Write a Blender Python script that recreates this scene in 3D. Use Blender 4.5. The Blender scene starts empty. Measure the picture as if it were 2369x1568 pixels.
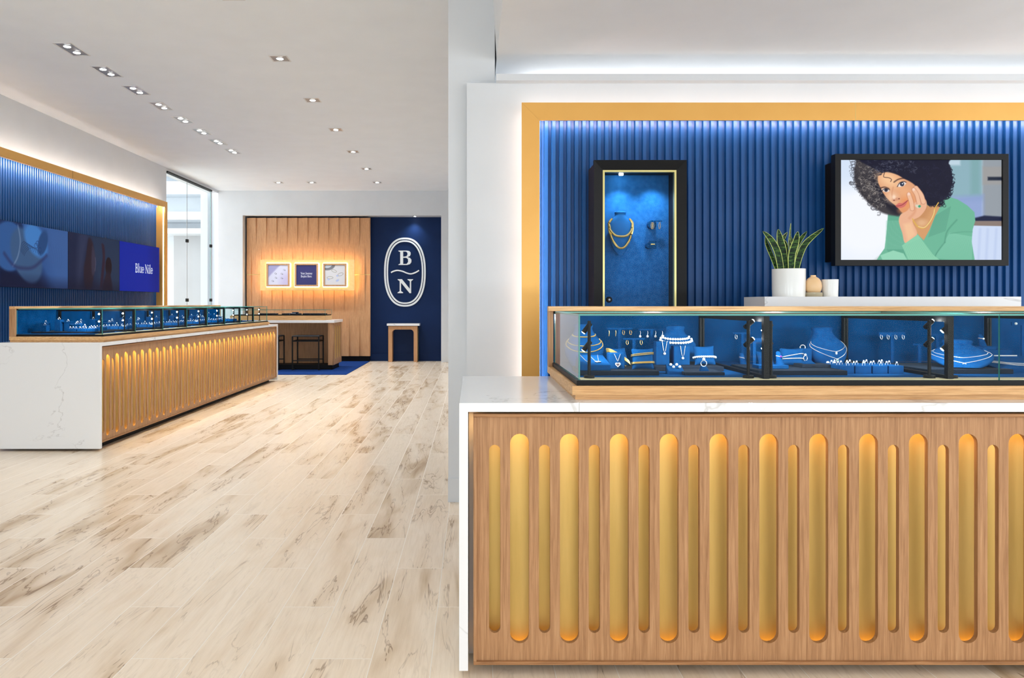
import bpy, bmesh, math, random
import numpy as np
from mathutils import Vector, Matrix, Euler
random.seed(7)
PI = math.pi
SC = bpy.context.scene
COL = SC.collection
F = 1690.0; CX = 1093.0; CY = 702.0; EYE = 1.24

# ------------------------------------------------------------------ camera, world, exposure
cam_d = bpy.data.cameras.new('camera'); cam = bpy.data.objects.new('camera', cam_d); COL.objects.link(cam)
cam.location = (0, 0, EYE); cam.rotation_euler = (PI/2, 0, 0)
cam_d.sensor_width = 36; cam_d.lens = F/2369*36
cam_d.shift_x = (1184.5-CX)/2369; cam_d.shift_y = -(784-CY)/2369
cam_d.clip_start = 0.05; cam_d.clip_end = 100
SC.camera = cam
SC.view_settings.view_transform = 'Standard'; SC.view_settings.look = 'None'
EXPO = 0.66
SC.view_settings.exposure = EXPO; SC.view_settings.gamma = 1.0; SC.view_settings.use_curve_mapping = False
W = bpy.data.worlds.new('world'); SC.world = W; W.use_nodes = True
W.node_tree.nodes['Background'].inputs[0].default_value = (0.93, 0.97, 1.0, 1)
W.node_tree.nodes['Background'].inputs[1].default_value = 1.85
SC.cycles.max_bounces = 10; SC.cycles.diffuse_bounces = 5; SC.cycles.glossy_bounces = 4
SC.cycles.transparent_max_bounces = 24; SC.cycles.sample_clamp_indirect = 4
SC.cycles.use_denoising = True
SC.cycles.caustics_reflective = False; SC.cycles.caustics_refractive = False

SPOT_W = 64       # downlights
CASE_W = 3.0      # spotlights in the cases

# ------------------------------------------------------------------ colours and node helper
def lin(c):
    c = c/255.0
    return c/12.92 if c <= 0.04045 else ((c+0.055)/1.055)**2.4
def rgb(r, g, b): return (lin(r), lin(g), lin(b), 1.0)
class NT:
    def __init__(s, name):
        s.m = bpy.data.materials.new(name); s.m.use_nodes = True
        s.t = s.m.node_tree; s.b = s.t.nodes.get('Principled BSDF'); s.o = s.t.nodes.get('Material Output')
    def n(s, typ, ins=None, **props):
        nd = s.t.nodes.new('ShaderNode'+typ)
        for k, v in props.items(): setattr(nd, k, v)
        for k, v in (ins or {}).items(): s.set(nd.inputs[k], v)
        return nd
    def set(s, inp, v):
        if isinstance(v, bpy.types.NodeSocket): s.t.links.new(v, inp)
        elif hasattr(v, 'outputs'): s.t.links.new(v.outputs[0], inp)
        else: inp.default_value = v
    def math(s, op, a, b=0.0, c=None):
        d = {0: a, 1: b}
        if c is not None: d[2] = c
        return s.n('Math', d, operation=op).outputs[0]
    def mix(s, f, a, b, blend='MIX'):
        nd = s.n('Mix', None, data_type='RGBA', blend_type=blend)
        s.set(nd.inputs[0], f); s.set(nd.inputs[6], a); s.set(nd.inputs[7], b)
        return nd.outputs[2]
    def ramp(s, f, stops):
        nd = s.n('ValToRGB', {0: f}); e = nd.color_ramp.elements
        while len(e) < len(stops): e.new(0.5)
        for i, (p, c) in enumerate(stops): e[i].position = p; e[i].color = c
        return nd.outputs[0]
    def bs(s, **k):
        for key, v in k.items(): s.set(s.b.inputs[key.replace('_', ' ')], v)
        return s
def pbr(name, col, rough=0.5, metal=0.0, spec=0.5, **k):
    t = NT(name); t.bs(Base_Color=col, Roughness=rough, Metallic=metal)
    t.b.inputs['Specular IOR Level'].default_value = spec
    for a, v in k.items(): t.b.inputs[a.replace('_', ' ')].default_value = v
    return t.m
def noisy(name, col, col2, scale=8, rough=0.5, metal=0.0, stretch=(1, 1, 1), bump=0.0, detail=4, spec=0.5):
    t = NT(name); co = t.n('TexCoord').outputs['Object']
    mp = t.n('Mapping', {0: co, 3: stretch})
    nz = t.n('TexNoise', {'Vector': mp.outputs[0], 'Scale': scale, 'Detail': detail})
    c = t.ramp(nz.outputs['Fac'], [(0.32, col), (0.68, col2)])
    t.bs(Base_Color=c, Roughness=rough, Metallic=metal); t.b.inputs['Specular IOR Level'].default_value = spec
    if bump:
        bp = t.n('Bump', {'Strength': bump, 'Distance': 0.002, 'Height': nz.outputs['Fac']})
        t.bs(Normal=bp.outputs[0])
    return t.m
def emis(name, col, s):
    t = NT(name); e = t.n('Emission', {0: col, 1: s}); t.t.links.new(e.outputs[0], t.o.inputs[0]); return t.m
def wood(name, c1, c2, c3, stretch, rough=0.45):
    t = NT(name); co = t.n('TexCoord').outputs['Object']
    mp = t.n('Mapping', {0: co, 3: stretch})
    n1 = t.n('TexNoise', {'Vector': mp.outputs[0], 'Scale': 5.0, 'Detail': 6, 'Roughness': 0.65, 'Distortion': 0.3})
    mp2 = t.n('Mapping', {0: co, 3: tuple(v*6 if v > 2 else v*2.0 for v in stretch)})
    n2 = t.n('TexNoise', {'Vector': mp2.outputs[0], 'Scale': 6.0, 'Detail': 3})
    c = t.ramp(n1.outputs['Fac'], [(0.3, c1), (0.55, c2), (0.75, c3)])
    d = t.ramp(n2.outputs['Fac'], [(0.35, (0.72, 0.70, 0.66, 1)), (0.5, (1, 1, 1, 1))])
    t.bs(Base_Color=t.mix(0.6, c, d, 'MULTIPLY'), Roughness=rough)
    bp = t.n('Bump', {'Strength': 0.15, 'Distance': 0.001, 'Height': n2.outputs['Fac']}); t.bs(Normal=bp.outputs[0])
    t.b.inputs['Specular IOR Level'].default_value = 0.35
    return t.m

def floor_mat():
    t = NT('wood_look_tile')
    g = t.n('NewGeometry').outputs['Position']; sp = t.n('SeparateXYZ', {0: g})
    X, Y = sp.outputs[0], sp.outputs[1]
    u = t.math('DIVIDE', t.math('ADD', X, 0.352), 0.21); row = t.math('FLOOR', u); fu = t.math('FRACT', u)
    v = t.math('DIVIDE', t.math('ADD', t.math('SUBTRACT', Y, 2.113), t.math('MULTIPLY', row, 0.437)), 1.31)
    col = t.math('FLOOR', v); fv = t.math('FRACT', v)
    idv = t.n('CombineXYZ', {0: row, 1: col, 2: 0.0})
    wn = t.n('TexWhiteNoise', {'Vector': idv.outputs[0]}, noise_dimensions='3D')
    rnd = wn.outputs['Value']; rs = t.n('SeparateXYZ', {0: wn.outputs['Color']})
    # distances to the tile edge in metres
    du = t.math('MULTIPLY', t.math('MINIMUM', fu, t.math('SUBTRACT', 1.0, fu)), 0.21)
    dv = t.math('MULTIPLY', t.math('MINIMUM', fv, t.math('SUBTRACT', 1.0, fv)), 1.31)
    gr = t.math('LESS_THAN', t.math('MINIMUM', du, dv), 0.0014)
    # veneer figure, shifted per tile
    off = t.n('VectorMath', {0: wn.outputs['Color'], 1: (37.0, 53.0, 29.0)}, operation='MULTIPLY')
    base = t.n('CombineXYZ', {0: t.math('MULTIPLY', X, 1.0), 1: Y, 2: 0.0})
    pos = t.n('VectorMath', {0: base.outputs[0], 1: off.outputs[0]}, operation='ADD')
    m1 = t.n('Mapping', {0: pos.outputs[0], 3: (5.0, 0.9, 1)})
    cloud = t.n('TexNoise', {'Vector': m1.outputs[0], 'Scale': 1.3, 'Detail': 3, 'Roughness': 0.5, 'Distortion': 0.8})
    m2 = t.n('Mapping', {0: pos.outputs[0], 3: (6.5, 0.75, 1)})
    fig = t.n('TexNoise', {'Vector': m2.outputs[0], 'Scale': 1.8, 'Detail': 4, 'Roughness': 0.55, 'Distortion': 1.0})
    # thin dark contour lines = where the figure noise crosses one level, only inside darker clouds
    band = t.math('ABSOLUTE', t.math('SUBTRACT', fig.outputs['Fac'], 0.55))
    line = t.math('SUBTRACT', 1.0, t.math('MINIMUM', t.math('MULTIPLY', band, 55.0), 1.0))
    m3 = t.n('Mapping', {0: pos.outputs[0], 3: (30.0, 1.6, 1)})
    grain = t.n('TexNoise', {'Vector': m3.outputs[0], 'Scale': 3.0, 'Detail': 4, 'Roughness': 0.7, 'Distortion': 0.4})
    tone = t.math('ADD', t.math('MULTIPLY', t.math('SUBTRACT', rnd, 0.5), 0.26), cloud.outputs['Fac'])
    c = t.ramp(tone, [(0.42, rgb(243, 226, 204)), (0.58, rgb(236, 216, 191)), (0.70, rgb(216, 192, 162)), (0.84, rgb(184, 156, 124))])
    dk = t.math('MULTIPLY', line, t.math('MINIMUM', t.math('MAXIMUM', t.math('MULTIPLY', t.math('SUBTRACT', tone, 0.44), 4.0), 0.12), 0.75))
    c = t.mix(dk, c, rgb(118, 86, 58))
    gg = t.ramp(grain.outputs['Fac'], [(0.35, (0.90, 0.88, 0.85, 1)), (0.6, (1, 1, 1, 1))])
    c = t.mix(0.7, c, gg, 'MULTIPLY')
    c = t.mix(gr, c, rgb(238, 230, 218))
    t.bs(Base_Color=c, Roughness=t.math('ADD', 0.26, t.math('MULTIPLY', gr, 0.4)))
    t.b.inputs['Specular IOR Level'].default_value = 0.4
    bp = t.n('Bump', {'Strength': 0.3, 'Distance': 0.001, 'Height': t.math('SUBTRACT', 1.0, gr)}); t.bs(Normal=bp.outputs[0])
    return t.m
def quartz_mat():
    t = NT('white_quartz'); g = t.n('NewGeometry').outputs['Position']
    mp = t.n('Mapping', {0: g, 2: (0.3, 0.5, 0.9), 3: (0.7, 1.0, 1.3)})
    n = t.n('TexNoise', {'Vector': mp.outputs[0], 'Scale': 0.9, 'Detail': 6, 'Roughness': 0.55, 'Distortion': 0.7})
    a = t.math('ABSOLUTE', t.math('SUBTRACT', n.outputs['Fac'], 0.5))
    v = t.math('SUBTRACT', 1.0, t.math('MINIMUM', t.math('MULTIPLY', a, 240.0), 1.0))
    n2 = t.n('TexNoise', {'Vector': g, 'Scale': 1.7, 'Detail': 2})
    v = t.math('MULTIPLY', v, t.math('MINIMUM', t.math('MAXIMUM', t.math('MULTIPLY', t.math('SUBTRACT', n2.outputs['Fac'], 0.42), 5.0), 0.0), 0.45))
    t.bs(Base_Color=t.mix(v, rgb(238, 241, 244), rgb(160, 160, 160)), Roughness=0.14); return t.m
def glass_mat(name, tint, refl=1.0):
    t = NT(name); tr = t.n('BsdfTransparent', {0: tint}); gl = t.n('BsdfGlossy', {0: (1, 1, 1, 1), 'Roughness': 0.0})
    fr = t.n('Fresnel', {0: 1.45}); bf = t.math('SUBTRACT', 1.0, t.n('NewGeometry').outputs['Backfacing']); f = t.math('MULTIPLY', t.math('MULTIPLY', fr.outputs[0], refl), bf)
    mx = t.n('MixShader', {0: f, 1: tr.outputs[0], 2: gl.outputs[0]}); t.t.links.new(mx.outputs[0], t.o.inputs[0]); return t.m
def picture_mat(name, strength, rough=0.25):
    t = NT(name); a = t.n('Attribute', attribute_name='Col').outputs['Color']
    if strength > 0:
        t.bs(Base_Color=(0.003, 0.003, 0.004, 1), Roughness=0.6); t.b.inputs['Specular IOR Level'].default_value = 0.08
        t.bs(Emission_Color=a, Emission_Strength=strength*2**-EXPO)
    else: t.bs(Base_Color=a, Roughness=rough)
    return t.m

M = dict(
    floor=floor_mat(), quartz=quartz_mat(),
    wall=noisy('white_paint', rgb(214, 219, 224), rgb(218, 223, 228), 3, 0.6),
    ceil=noisy('ceiling_paint', rgb(240, 246, 252), rgb(243, 249, 255), 3, 0.7),
    ceil_low=noisy('lowered_ceiling_paint', rgb(232, 234, 236), rgb(236, 238, 240), 3, 0.7),
    grey=noisy('grey_corridor_paint', rgb(176, 177, 180), rgb(182, 183, 186), 2, 0.6),
    navy=noisy('navy_paint', rgb(15, 40, 82), rgb(17, 43, 87), 2, 0.5, spec=0.15),
    flute=noisy('fluted_blue_paint', rgb(16, 70, 128), rgb(19, 75, 134), 6, 0.42, spec=0.3),
    gold=noisy('satin_gold_metal', rgb(228, 172, 88), rgb(232, 178, 94), 4, 0.4, 0.4, (1, 1, 1)),
    brass=noisy('brushed_brass', rgb(214, 182, 104), rgb(224, 192, 116), 30, 0.45, 0.6, (1, 1, 0.1)),
    oak=wood('oak_veneer', rgb(150, 108, 72), rgb(182, 138, 98), rgb(200, 158, 116), (22, 22, 0.8)),
    oak_h=wood('oak_edge', rgb(192, 142, 90), rgb(222, 176, 122), rgb(234, 194, 144), (1.2, 9, 30)),
    oak_hy=wood('oak_edge_cross', rgb(176, 122, 72), rgb(212, 160, 104), rgb(228, 182, 128), (9, 1.2, 30)),
    oak_lip=wood('oak_lip_edge', rgb(138, 96, 60), rgb(172, 126, 84), rgb(190, 146, 102), (1.2, 9, 30)),
    oak_w=wood('oak_board', rgb(182, 134, 94), rgb(202, 155, 112), rgb(212, 168, 126), (16, 16, 0.7)),
    black=pbr('black_metal', rgb(10, 11, 13), 0.5, 0.0, 0.25),
    blackmat=pbr('black_matte', rgb(7, 8, 10), 0.6, 0.0, 0.2),
    velvet=noisy('blue_velvet', rgb(8, 62, 112), rgb(16, 76, 130), 60, 0.9, bump=0.1, spec=0.02),
    velvet2=noisy('blue_velvet_wall', rgb(0, 54, 98), rgb(6, 70, 120), 9, 0.9, bump=0.1, spec=0.02),
    velvet_lit=noisy('lit_showcase_velvet', rgb(26, 92, 160), rgb(36, 106, 178), 40, 0.9, spec=0.02),  # lighter copy of the blue velvet, showcase lighting put into its colour
    slate=noisy('dark_slate_fabric', rgb(20, 32, 46), rgb(26, 40, 56), 60, 0.8, spec=0.2),
    carpet=noisy('blue_carpet', rgb(16, 44, 100), rgb(36, 72, 140), 160, 0.95, bump=0.6, spec=0.05),
    glass=glass_mat('clear_glass', (0.965, 0.988, 0.988, 1), 0.15),
    glass_end=glass_mat('end_glass', (0.955, 0.985, 0.985, 1), 1.2),
    glass_low=glass_mat('low_reflection_glass', (0.95, 0.98, 0.985, 1), 0.12),
    gedge=pbr('glass_edge', rgb(60, 150, 140), 0.15, 0.0, 0.6),
    led_w=emis('led_white', (1.0, 0.92, 0.87, 1), 8), led_halo=emis('led_halo_left', (1.0, 0.93, 0.87, 1), 24),
    led_in2=emis('led_inner_left', (1.0, 0.90, 0.88, 1), 130),
    led_in=emis('led_inner', (1.0, 0.72, 0.72, 1), 60),
    led_n=emis('led_neutral', (1.0, 0.98, 0.96, 1), 6), led_c=emis('led_corridor', (1, 1, 1, 1), 2.0),
    led_o=emis('led_amber', (1.0, 0.64, 0.26, 1), 22),
    led_o_left=emis('led_amber_left', (1.0, 0.70, 0.28, 1), 140), led_o2=emis('led_amber_low', (1.0, 0.56, 0.16, 1), 4),
    led_panel=emis('led_picture_halo', (1.0, 0.76, 0.42, 1), 8),
    lens=emis('lamp_lens', (1.0, 0.97, 0.93, 1), 30),
    lens_s=emis('spot_lens', (0.95, 0.98, 1.0, 1), 60),
    alu=pbr('lamp_reflector', rgb(165, 166, 168), 0.35, 0.5),
    white_trim=pbr('white_metal_trim', rgb(225, 225, 226), 0.4),
    ygold=noisy('yellow_gold', rgb(240, 208, 130), rgb(250, 222, 150), 60, 0.22, 0.9),
    silver=noisy('white_gold', rgb(232, 236, 240), rgb(244, 248, 252), 80, 0.2, 0.7),
    pearl=pbr('pearl', rgb(244, 242, 236), 0.2, 0.0, 0.7),
    gem=pbr('diamond', rgb(246, 250, 255), 0.05, 0.1, 1.0),
    ruby=pbr('garnet_stone', rgb(60, 10, 30), 0.1, 0.0, 1.0), violet=pbr('violet_stone', rgb(110, 40, 190), 0.1, 0.0, 1.0),
    teal=pbr('green_stone', rgb(40, 150, 120), 0.1, 0.0, 1.0),
    ceramic=noisy('white_ceramic', rgb(232, 232, 228), rgb(238, 238, 234), 3, 0.2),
    peach=noisy('peach_ceramic', rgb(232, 190, 140), rgb(240, 202, 154), 3, 0.35),
    taupe=pbr('taupe_glass_dish', rgb(176, 164, 136), 0.2), soil=noisy('dark_soil', rgb(50, 38, 28), rgb(80, 60, 44), 60, 0.9),
    card=pbr('white_card', rgb(240, 242, 246), 0.6), grey_seat=pbr('grey_cushion', rgb(80, 84, 90), 0.7),
    logo=pbr('logo_white', rgb(238, 246, 250), 0.5), sill=pbr('cream_strip', rgb(232, 214, 170), 0.4),
    gold_strip=pbr('gold_inner_trim', rgb(206, 196, 130), 0.3, 0.6),
    panel_glow=noisy('back_lit_gold_panel', rgb(244, 208, 138), rgb(248, 216, 148), 20, 0.3, 0.35),
)
def leaf_mat():
    t = NT('snake_plant_leaf'); g = t.n('TexCoord').outputs['Object']
    mp = t.n('Mapping', {0: g, 3: (12, 12, 60)}); n = t.n('TexNoise', {'Vector': mp.outputs[0], 'Scale': 2.2, 'Detail': 3, 'Distortion': 0.6})
    c = t.ramp(n.outputs['Fac'], [(0.40, rgb(10, 30, 16)), (0.52, rgb(26, 60, 28)), (0.66, rgb(72, 108, 40))])
    t.bs(Base_Color=c, Roughness=0.5); t.b.inputs['Specular IOR Level'].default_value = 0.2; return t.m
M['leaf'] = leaf_mat(); M['leaf_edge'] = pbr('leaf_margin', rgb(196, 212, 110), 0.4)

# ------------------------------------------------------------------ object helpers
def tag(o, label=None, cat=None, group=None, kind=None):
    for k, v in (('label', label), ('category', cat), ('group', group), ('kind', kind)):
        if v: o[k] = v
    return o
def thing(name, label, cat, loc=(0, 0, 0), rot=(0, 0, 0), group=None, kind=None):
    o = bpy.data.objects.new(name, None); COL.objects.link(o); o.location = loc; o.rotation_euler = rot
    o.empty_display_size = 0.05
    return tag(o, label, cat, group, kind)
class MB:
    def __init__(s): s.v = []; s.f = []; s.mi = []
    def add(s, vs, fs, mi=0):
        b = len(s.v); s.v += [tuple(p) for p in vs]; s.f += [tuple(i+b for i in q) for q in fs]; s.mi += [mi]*len(fs); return s
    def box(s, x0, x1, y0, y1, z0, z1, mi=0):
        if x0 > x1: x0, x1 = x1, x0
        if y0 > y1: y0, y1 = y1, y0
        if z0 > z1: z0, z1 = z1, z0
        v = [(x, y, z) for z in (z0, z1) for y in (y0, y1) for x in (x0, x1)]
        return s.add(v, [(0, 2, 3, 1), (4, 5, 7, 6), (0, 1, 5, 4), (2, 6, 7, 3), (0, 4, 6, 2), (1, 3, 7, 5)], mi)
    def pane(s, x0, x1, y0, y1, z0, z1):          # glass box: large faces slot 0, edges slot 1
        d = [x1-x0, y1-y0, z1-z0]; a = d.index(min(d)); n = len(s.f); s.box(x0, x1, y0, y1, z0, z1)
        axis = [2, 2, 1, 1, 0, 0]
        for i in range(6): s.mi[n+i] = 0 if axis[i] == a else 1
        return s
    def prism(s, pts, y0, y1, mi=0):              # polygon in xz extruded along y
        n = len(pts); v = [(x, y0, z) for x, z in pts]+[(x, y1, z) for x, z in pts]
        fs = [tuple(range(n)), tuple(range(2*n-1, n-1, -1))]+[(i, i+n, (i+1) % n+n, (i+1) % n) for i in range(n)]
        return s.add(v, fs, mi)
    def lathe(s, prof, c=(0, 0, 0), n=24, mi=0):  # prof [(r,z)] about z
        v = []; fs = []
        for r, z in prof:
            for i in range(n):
                a = 2*PI*i/n; v.append((c[0]+r*math.cos(a), c[1]+r*math.sin(a), c[2]+z))
        for k in range(len(prof)-1):
            for i in range(n):
                j = (i+1) % n; fs.append((k*n+i, k*n+j, (k+1)*n+j, (k+1)*n+i))
        fs.append(tuple(range(n-1, -1, -1))); fs.append(tuple(range((len(prof)-1)*n, len(prof)*n)))
        return s.add(v, fs, mi)
    def tube(s, pts, r, n=8, closed=False, mi=0):
        P = [Vector(p) for p in pts]; m = len(P); v = []; fs = []
        up = Vector((0, 0, 1))
        for i in range(m):
            a = P[(i-1) % m] if (closed or i > 0) else P[i]; b = P[(i+1) % m] if (closed or i < m-1) else P[i]
            t = (b-a).normalized() if (b-a).length > 1e-9 else Vector((0, 0, 1))
            u = up if abs(t.dot(up)) < 0.95 else Vector((1, 0, 0))
            p = t.cross(u).normalized(); q = t.cross(p).normalized()
            rr = r[i] if isinstance(r, (list, tuple)) else r
            for k in range(n):
                an = 2*PI*k/n; v.append(P[i]+rr*(math.cos(an)*p+math.sin(an)*q))
        L = m if closed else m-1
        for i in range(L):
            j = (i+1) % m
            for k in range(n):
                l = (k+1) % n; fs.append((i*n+k, i*n+l, j*n+l, j*n+k))
        if not closed: fs.append(tuple(range(n-1, -1, -1))); fs.append(tuple(range((m-1)*n, m*n)))
        return s.add(v, fs, mi)
    def cyl(s, a, b, r, n=16, mi=0): return s.tube([a, b], r, n, mi=mi)
    def ball(s, c, r, n=10, mi=0, sc=(1, 1, 1)):
        v = []; fs = []; m = n//2+1
        for i in range(m+1):
            th = PI*i/m
            for k in range(n):
                a = 2*PI*k/n; v.append((c[0]+sc[0]*r*math.sin(th)*math.cos(a), c[1]+sc[1]*r*math.sin(th)*math.sin(a), c[2]+sc[2]*r*math.cos(th)))
        for i in range(m):
            for k in range(n):
                l = (k+1) % n; fs.append((i*n+k, (i+1)*n+k, (i+1)*n+l, i*n+l))
        return s.add(v, fs, mi)
    def build(s, name, mats, parent=None, bevel=0, smooth=False, origin=None):
        me = bpy.data.meshes.new(name)
        off = Vector(origin) if origin is not None else Vector((0, 0, 0))
        me.from_pydata([tuple(Vector(p)-off) for p in s.v], [], s.f)
        if not isinstance(mats, (list, tuple)): mats = [mats]
        for m in mats: me.materials.append(m)
        me.polygons.foreach_set('material_index', s.mi)
        me.update()
        bm = bmesh.new(); bm.from_mesh(me); bmesh.ops.remove_doubles(bm, verts=bm.verts, dist=1e-7) if smooth else None
        bmesh.ops.recalc_face_normals(bm, faces=bm.faces); bm.to_mesh(me); bm.free()
        if smooth:
            me.polygons.foreach_set('use_smooth', [True]*len(me.polygons))
            try: me.set_sharp_from_angle(angle=math.radians(40))
            except Exception: pass
        o = bpy.data.objects.new(name, me); COL.objects.link(o)
        if parent: o.parent = parent
        if origin is not None: o.location = off
        if bevel:
            b = o.modifiers.new('bevel', 'BEVEL'); b.width = bevel; b.segments = 2; b.limit_method = 'ANGLE'; b.angle_limit = math.radians(50)
        return o
def struct(name, mb, mat, **k): return tag(mb.build(name, mat, **k), kind='structure')
def single(name, mb, mat, label, cat, base, group=None, **k):   # thing that is one mesh; base = origin in world
    return tag(mb.build(name, mat, origin=base, **k), label, cat, group)
def copy_tree(o, parent=None):
    c = o.copy(); COL.objects.link(c)
    if parent: c.parent = parent
    for ch in list(o.children): copy_tree(ch, c)
    return c
def px(x, Y): return (x-CX)*Y/F
def pz(y, Y): return EYE-(y-CY)*Y/F
def P(x, y, Y): return (px(x, Y), Y, pz(y, Y))
def depth_at(y, z): return (EYE-z)*F/(y-CY)
def flat_mesh(name, polys, thick, mats, parent=None, plane='xz', loc=(0, 0, 0), bevel=0):
    """2D outlines with holes, extruded"""
    cu = bpy.data.curves.new(name, 'CURVE'); cu.dimensions = '2D'; cu.fill_mode = 'BOTH'; cu.extrude = thick/2
    for pts in polys:
        s = cu.splines.new('POLY'); s.points.add(len(pts)-1); s.use_cyclic_u = True
        for i, p in enumerate(pts): s.points[i].co = (p[0], p[1], 0, 1)
    ob = bpy.data.objects.new(name+'_tmp', cu); COL.objects.link(ob)
    dg = bpy.context.evaluated_depsgraph_get(); dg.update()
    me = bpy.data.meshes.new_from_object(ob.evaluated_get(dg)); me.name = name
    bpy.data.objects.remove(ob); bpy.data.curves.remove(cu)
    me.transform(Matrix.Rotation(PI/2, 4, 'X'))
    me.materials.clear()
    for m in (mats if isinstance(mats, (list, tuple)) else [mats]): me.materials.append(m)
    o = bpy.data.objects.new(name, me); COL.objects.link(o); o.location = loc
    if parent: o.parent = parent
    return o
def rect(x0, x1, z0, z1): return [(x0, z0), (x1, z0), (x1, z1), (x0, z1)]
def stadium(cx, w, z0, z1, n=10):
    r = w/2; p = []
    for i in range(n+1): a = PI*i/n; p.append((cx+r*math.cos(a), z1-r+r*math.sin(a)))
    for i in range(n+1): a = PI+PI*i/n; p.append((cx+r*math.cos(a), z0+r+r*math.sin(a)))
    return p
def spot(loc, target, w, size_deg, blend=0.5, col=(0.93, 0.97, 1.0), r=0.03):
    l = bpy.data.lights.new('spot_lamp', 'SPOT'); l.energy = w; l.spot_size = math.radians(size_deg); l.spot_blend = blend; l.color = col; l.shadow_soft_size = r
    o = bpy.data.objects.new('spot_lamp', l); COL.objects.link(o); o.location = loc
    o.rotation_euler = (Vector(target)-Vector(loc)).to_track_quat('-Z', 'Y').to_euler(); return o


# ------------------------------------------------------------------ the setting
H_C = 3.626
struct('floor', MB().box(-9, 6, -5, 19, -0.1, 0), M['floor'])
mc = MB()
mc.box(-5.38, 6, -5, 15.45, H_C, H_C+0.12)
struct('ceiling', mc, M['ceil'])
# left wall up to the glass doors, lintel above them
struct('wall_left', MB().box(-5.6, -5.38, -5, 12.84, 0, 3.8).box(-5.6, -5.38, 12.84, 15.45, 3.575, 3.8), M['wall'])
# back wall with the recess
xa, xb = px(561.4, 15.45), px(1020.6, 15.45)
struct('wall_back', MB().box(-5.38, xa, 15.45, 15.95, 0, H_C+.1).box(xa, xb, 15.45, 15.95, 3.105, H_C+.1).box(xb, 0.4, 15.45, 15.95, 0, H_C+.1), M['wall'])
struct('wall_recess', MB().box(xa, xb, 15.78, 15.9, 0, 3.105), M['navy'])
struct('baseboard_recess', MB().box(px(856, 15.7), xb-0.002, 15.765, 15.78, 0, 0.16), M['navy'])
struct('baseboard_back', MB().box(xb+0.002, 0.3, 15.44, 15.45, 0, 0.16), M['wall'])
# pier and the protruding counter wall on the right
struct('wall_pier', MB().box(-0.151, 0.14, 4.57, 15.45, 0, H_C), M['wall'])
struct('baseboard_pier', MB().box(-0.153, 0.0, 4.562, 4.57, 0, 0.148), M['wall'])
struct('wall_right', MB().box(px(1080, 4.5), 6, 4.50, 4.57, 0, 2.598).box(0.14, 6, 4.57, 5.0, 0, 2.598), M['wall'])
struct('trim_1', MB().box(px(1148, 4.45), 6, 4.44, 4.5, 2.596, 2.636), M['wall'])
lc = MB(); lc.prism([(px(1150, 4.5), 2.76), (6, 2.76), (6, H_C-0.001), (0.10, H_C-0.001)], -5, 5.2)
struct('ceiling_lowered', lc, M['ceil_low'])
struct('wall_cove', MB().box(0.14, 6, 5.0, 5.1, 2.4, 2.76), M['wall'])
cv = tag(MB().box(0.30, 5.9, 4.86, 4.88, 2.599, 2.617).build('cove_light_strip', M['led_n']), 'white cove light strip above the counter wall ledge', 'light strip')

# corridor seen through the glass doors
struct('wall_corridor', MB().box(-9, -5.6, 18.2, 18.4, 0, 4.4).box(-5.75, -5.6, 15.45, 18.2, 0, 4.4), M['wall'])
struct('trim_2', MB().box(-9, -5.75, 17.6, 18.2, pz(449, 17.6), pz(420, 17.6)), M['wall'])
struct('trim_3', MB().box(-9, -5.75, 17.4, 18.2, pz(508, 17.4), pz(489.5, 17.4)), M['wall'])
struct('trim_4', MB().box(-9, -5.75, 17.3, 18.2, pz(540, 17.3), pz(528, 17.3)), M['wall'])
struct('wall_corridor_panel', MB().box(px(402, 17.9), px(477, 17.9), 17.9, 18.18, 0, pz(537, 17.9)), M['grey'])
struct('ceiling_corridor', MB().box(-9, -5.6, 12, 18.4, 4.4, 4.5), M['ceil'])
for zc in (pz(420, 17.6)+.01, pz(489.5, 17.4)+.01, pz(528, 17.3)+.01):
    tag(MB().box(-8.9, -5.8, 17.75, 17.8, zc, zc+0.02).build('cove_light_strip', M['led_c']),
        {0: 'upper', 1: 'middle', 2: 'lower'}[[pz(420, 17.6)+.01, pz(489.5, 17.4)+.01, pz(528, 17.3)+.01].index(zc)]+' cove light strip in the corridor behind the glass doors', 'light strip')

al = bpy.data.lights.new('corridor_fill_light', 'AREA'); al.energy = 5; al.size = 2.0; ao = bpy.data.objects.new('corridor_fill_light', al); COL.objects.link(ao); ao.location = (-7.0, 15.6, 4.3)  # added fill light without a fixture, brightens the corridor
# glass doors
gd = thing('door_1', None, None, (-5.38, 12.9, 0), kind='structure')
def rel(mb, root): mb.v = [tuple(Vector(p)-root.location) for p in mb.v]; return mb
rel(MB().box(-5.42, -5.36, 12.86, 15.05, 3.545, 3.575), gd).build('door_track', M['black'], gd)
rel(MB().pane(-5.400, -5.390, 12.86, 13.797, 0.02, 3.545), gd).build('glass_pane', [M['glass'], M['gedge']], gd)
rel(MB().pane(-5.400, -5.390, 13.803, 15.04, 0.02, 3.545), gd).build('glass_pane', [M['glass'], M['gedge']], gd)
for yy, zz in ((13.8, pz(557, 13.8)), (13.8, pz(694, 13.8)), (15.05, pz(569, 15.05)), (15.05, pz(694, 15.05))):
    rel(MB().box(-5.41, -5.37, yy-0.035, yy+0.035, zz-0.03, zz+0.03), gd).build('door_clip', M['black'], gd, bevel=0.004)
rel(MB().cyl((-5.395, 13.8, 0), (-5.395, 13.8, 3.545), 0.006), gd).build('door_rod', M['alu'], gd)
rel(MB().cyl((-5.38, 15.05, 0), (-5.38, 15.05, 3.545), 0.010), gd).build('door_rod', M['alu'], gd)

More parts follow.
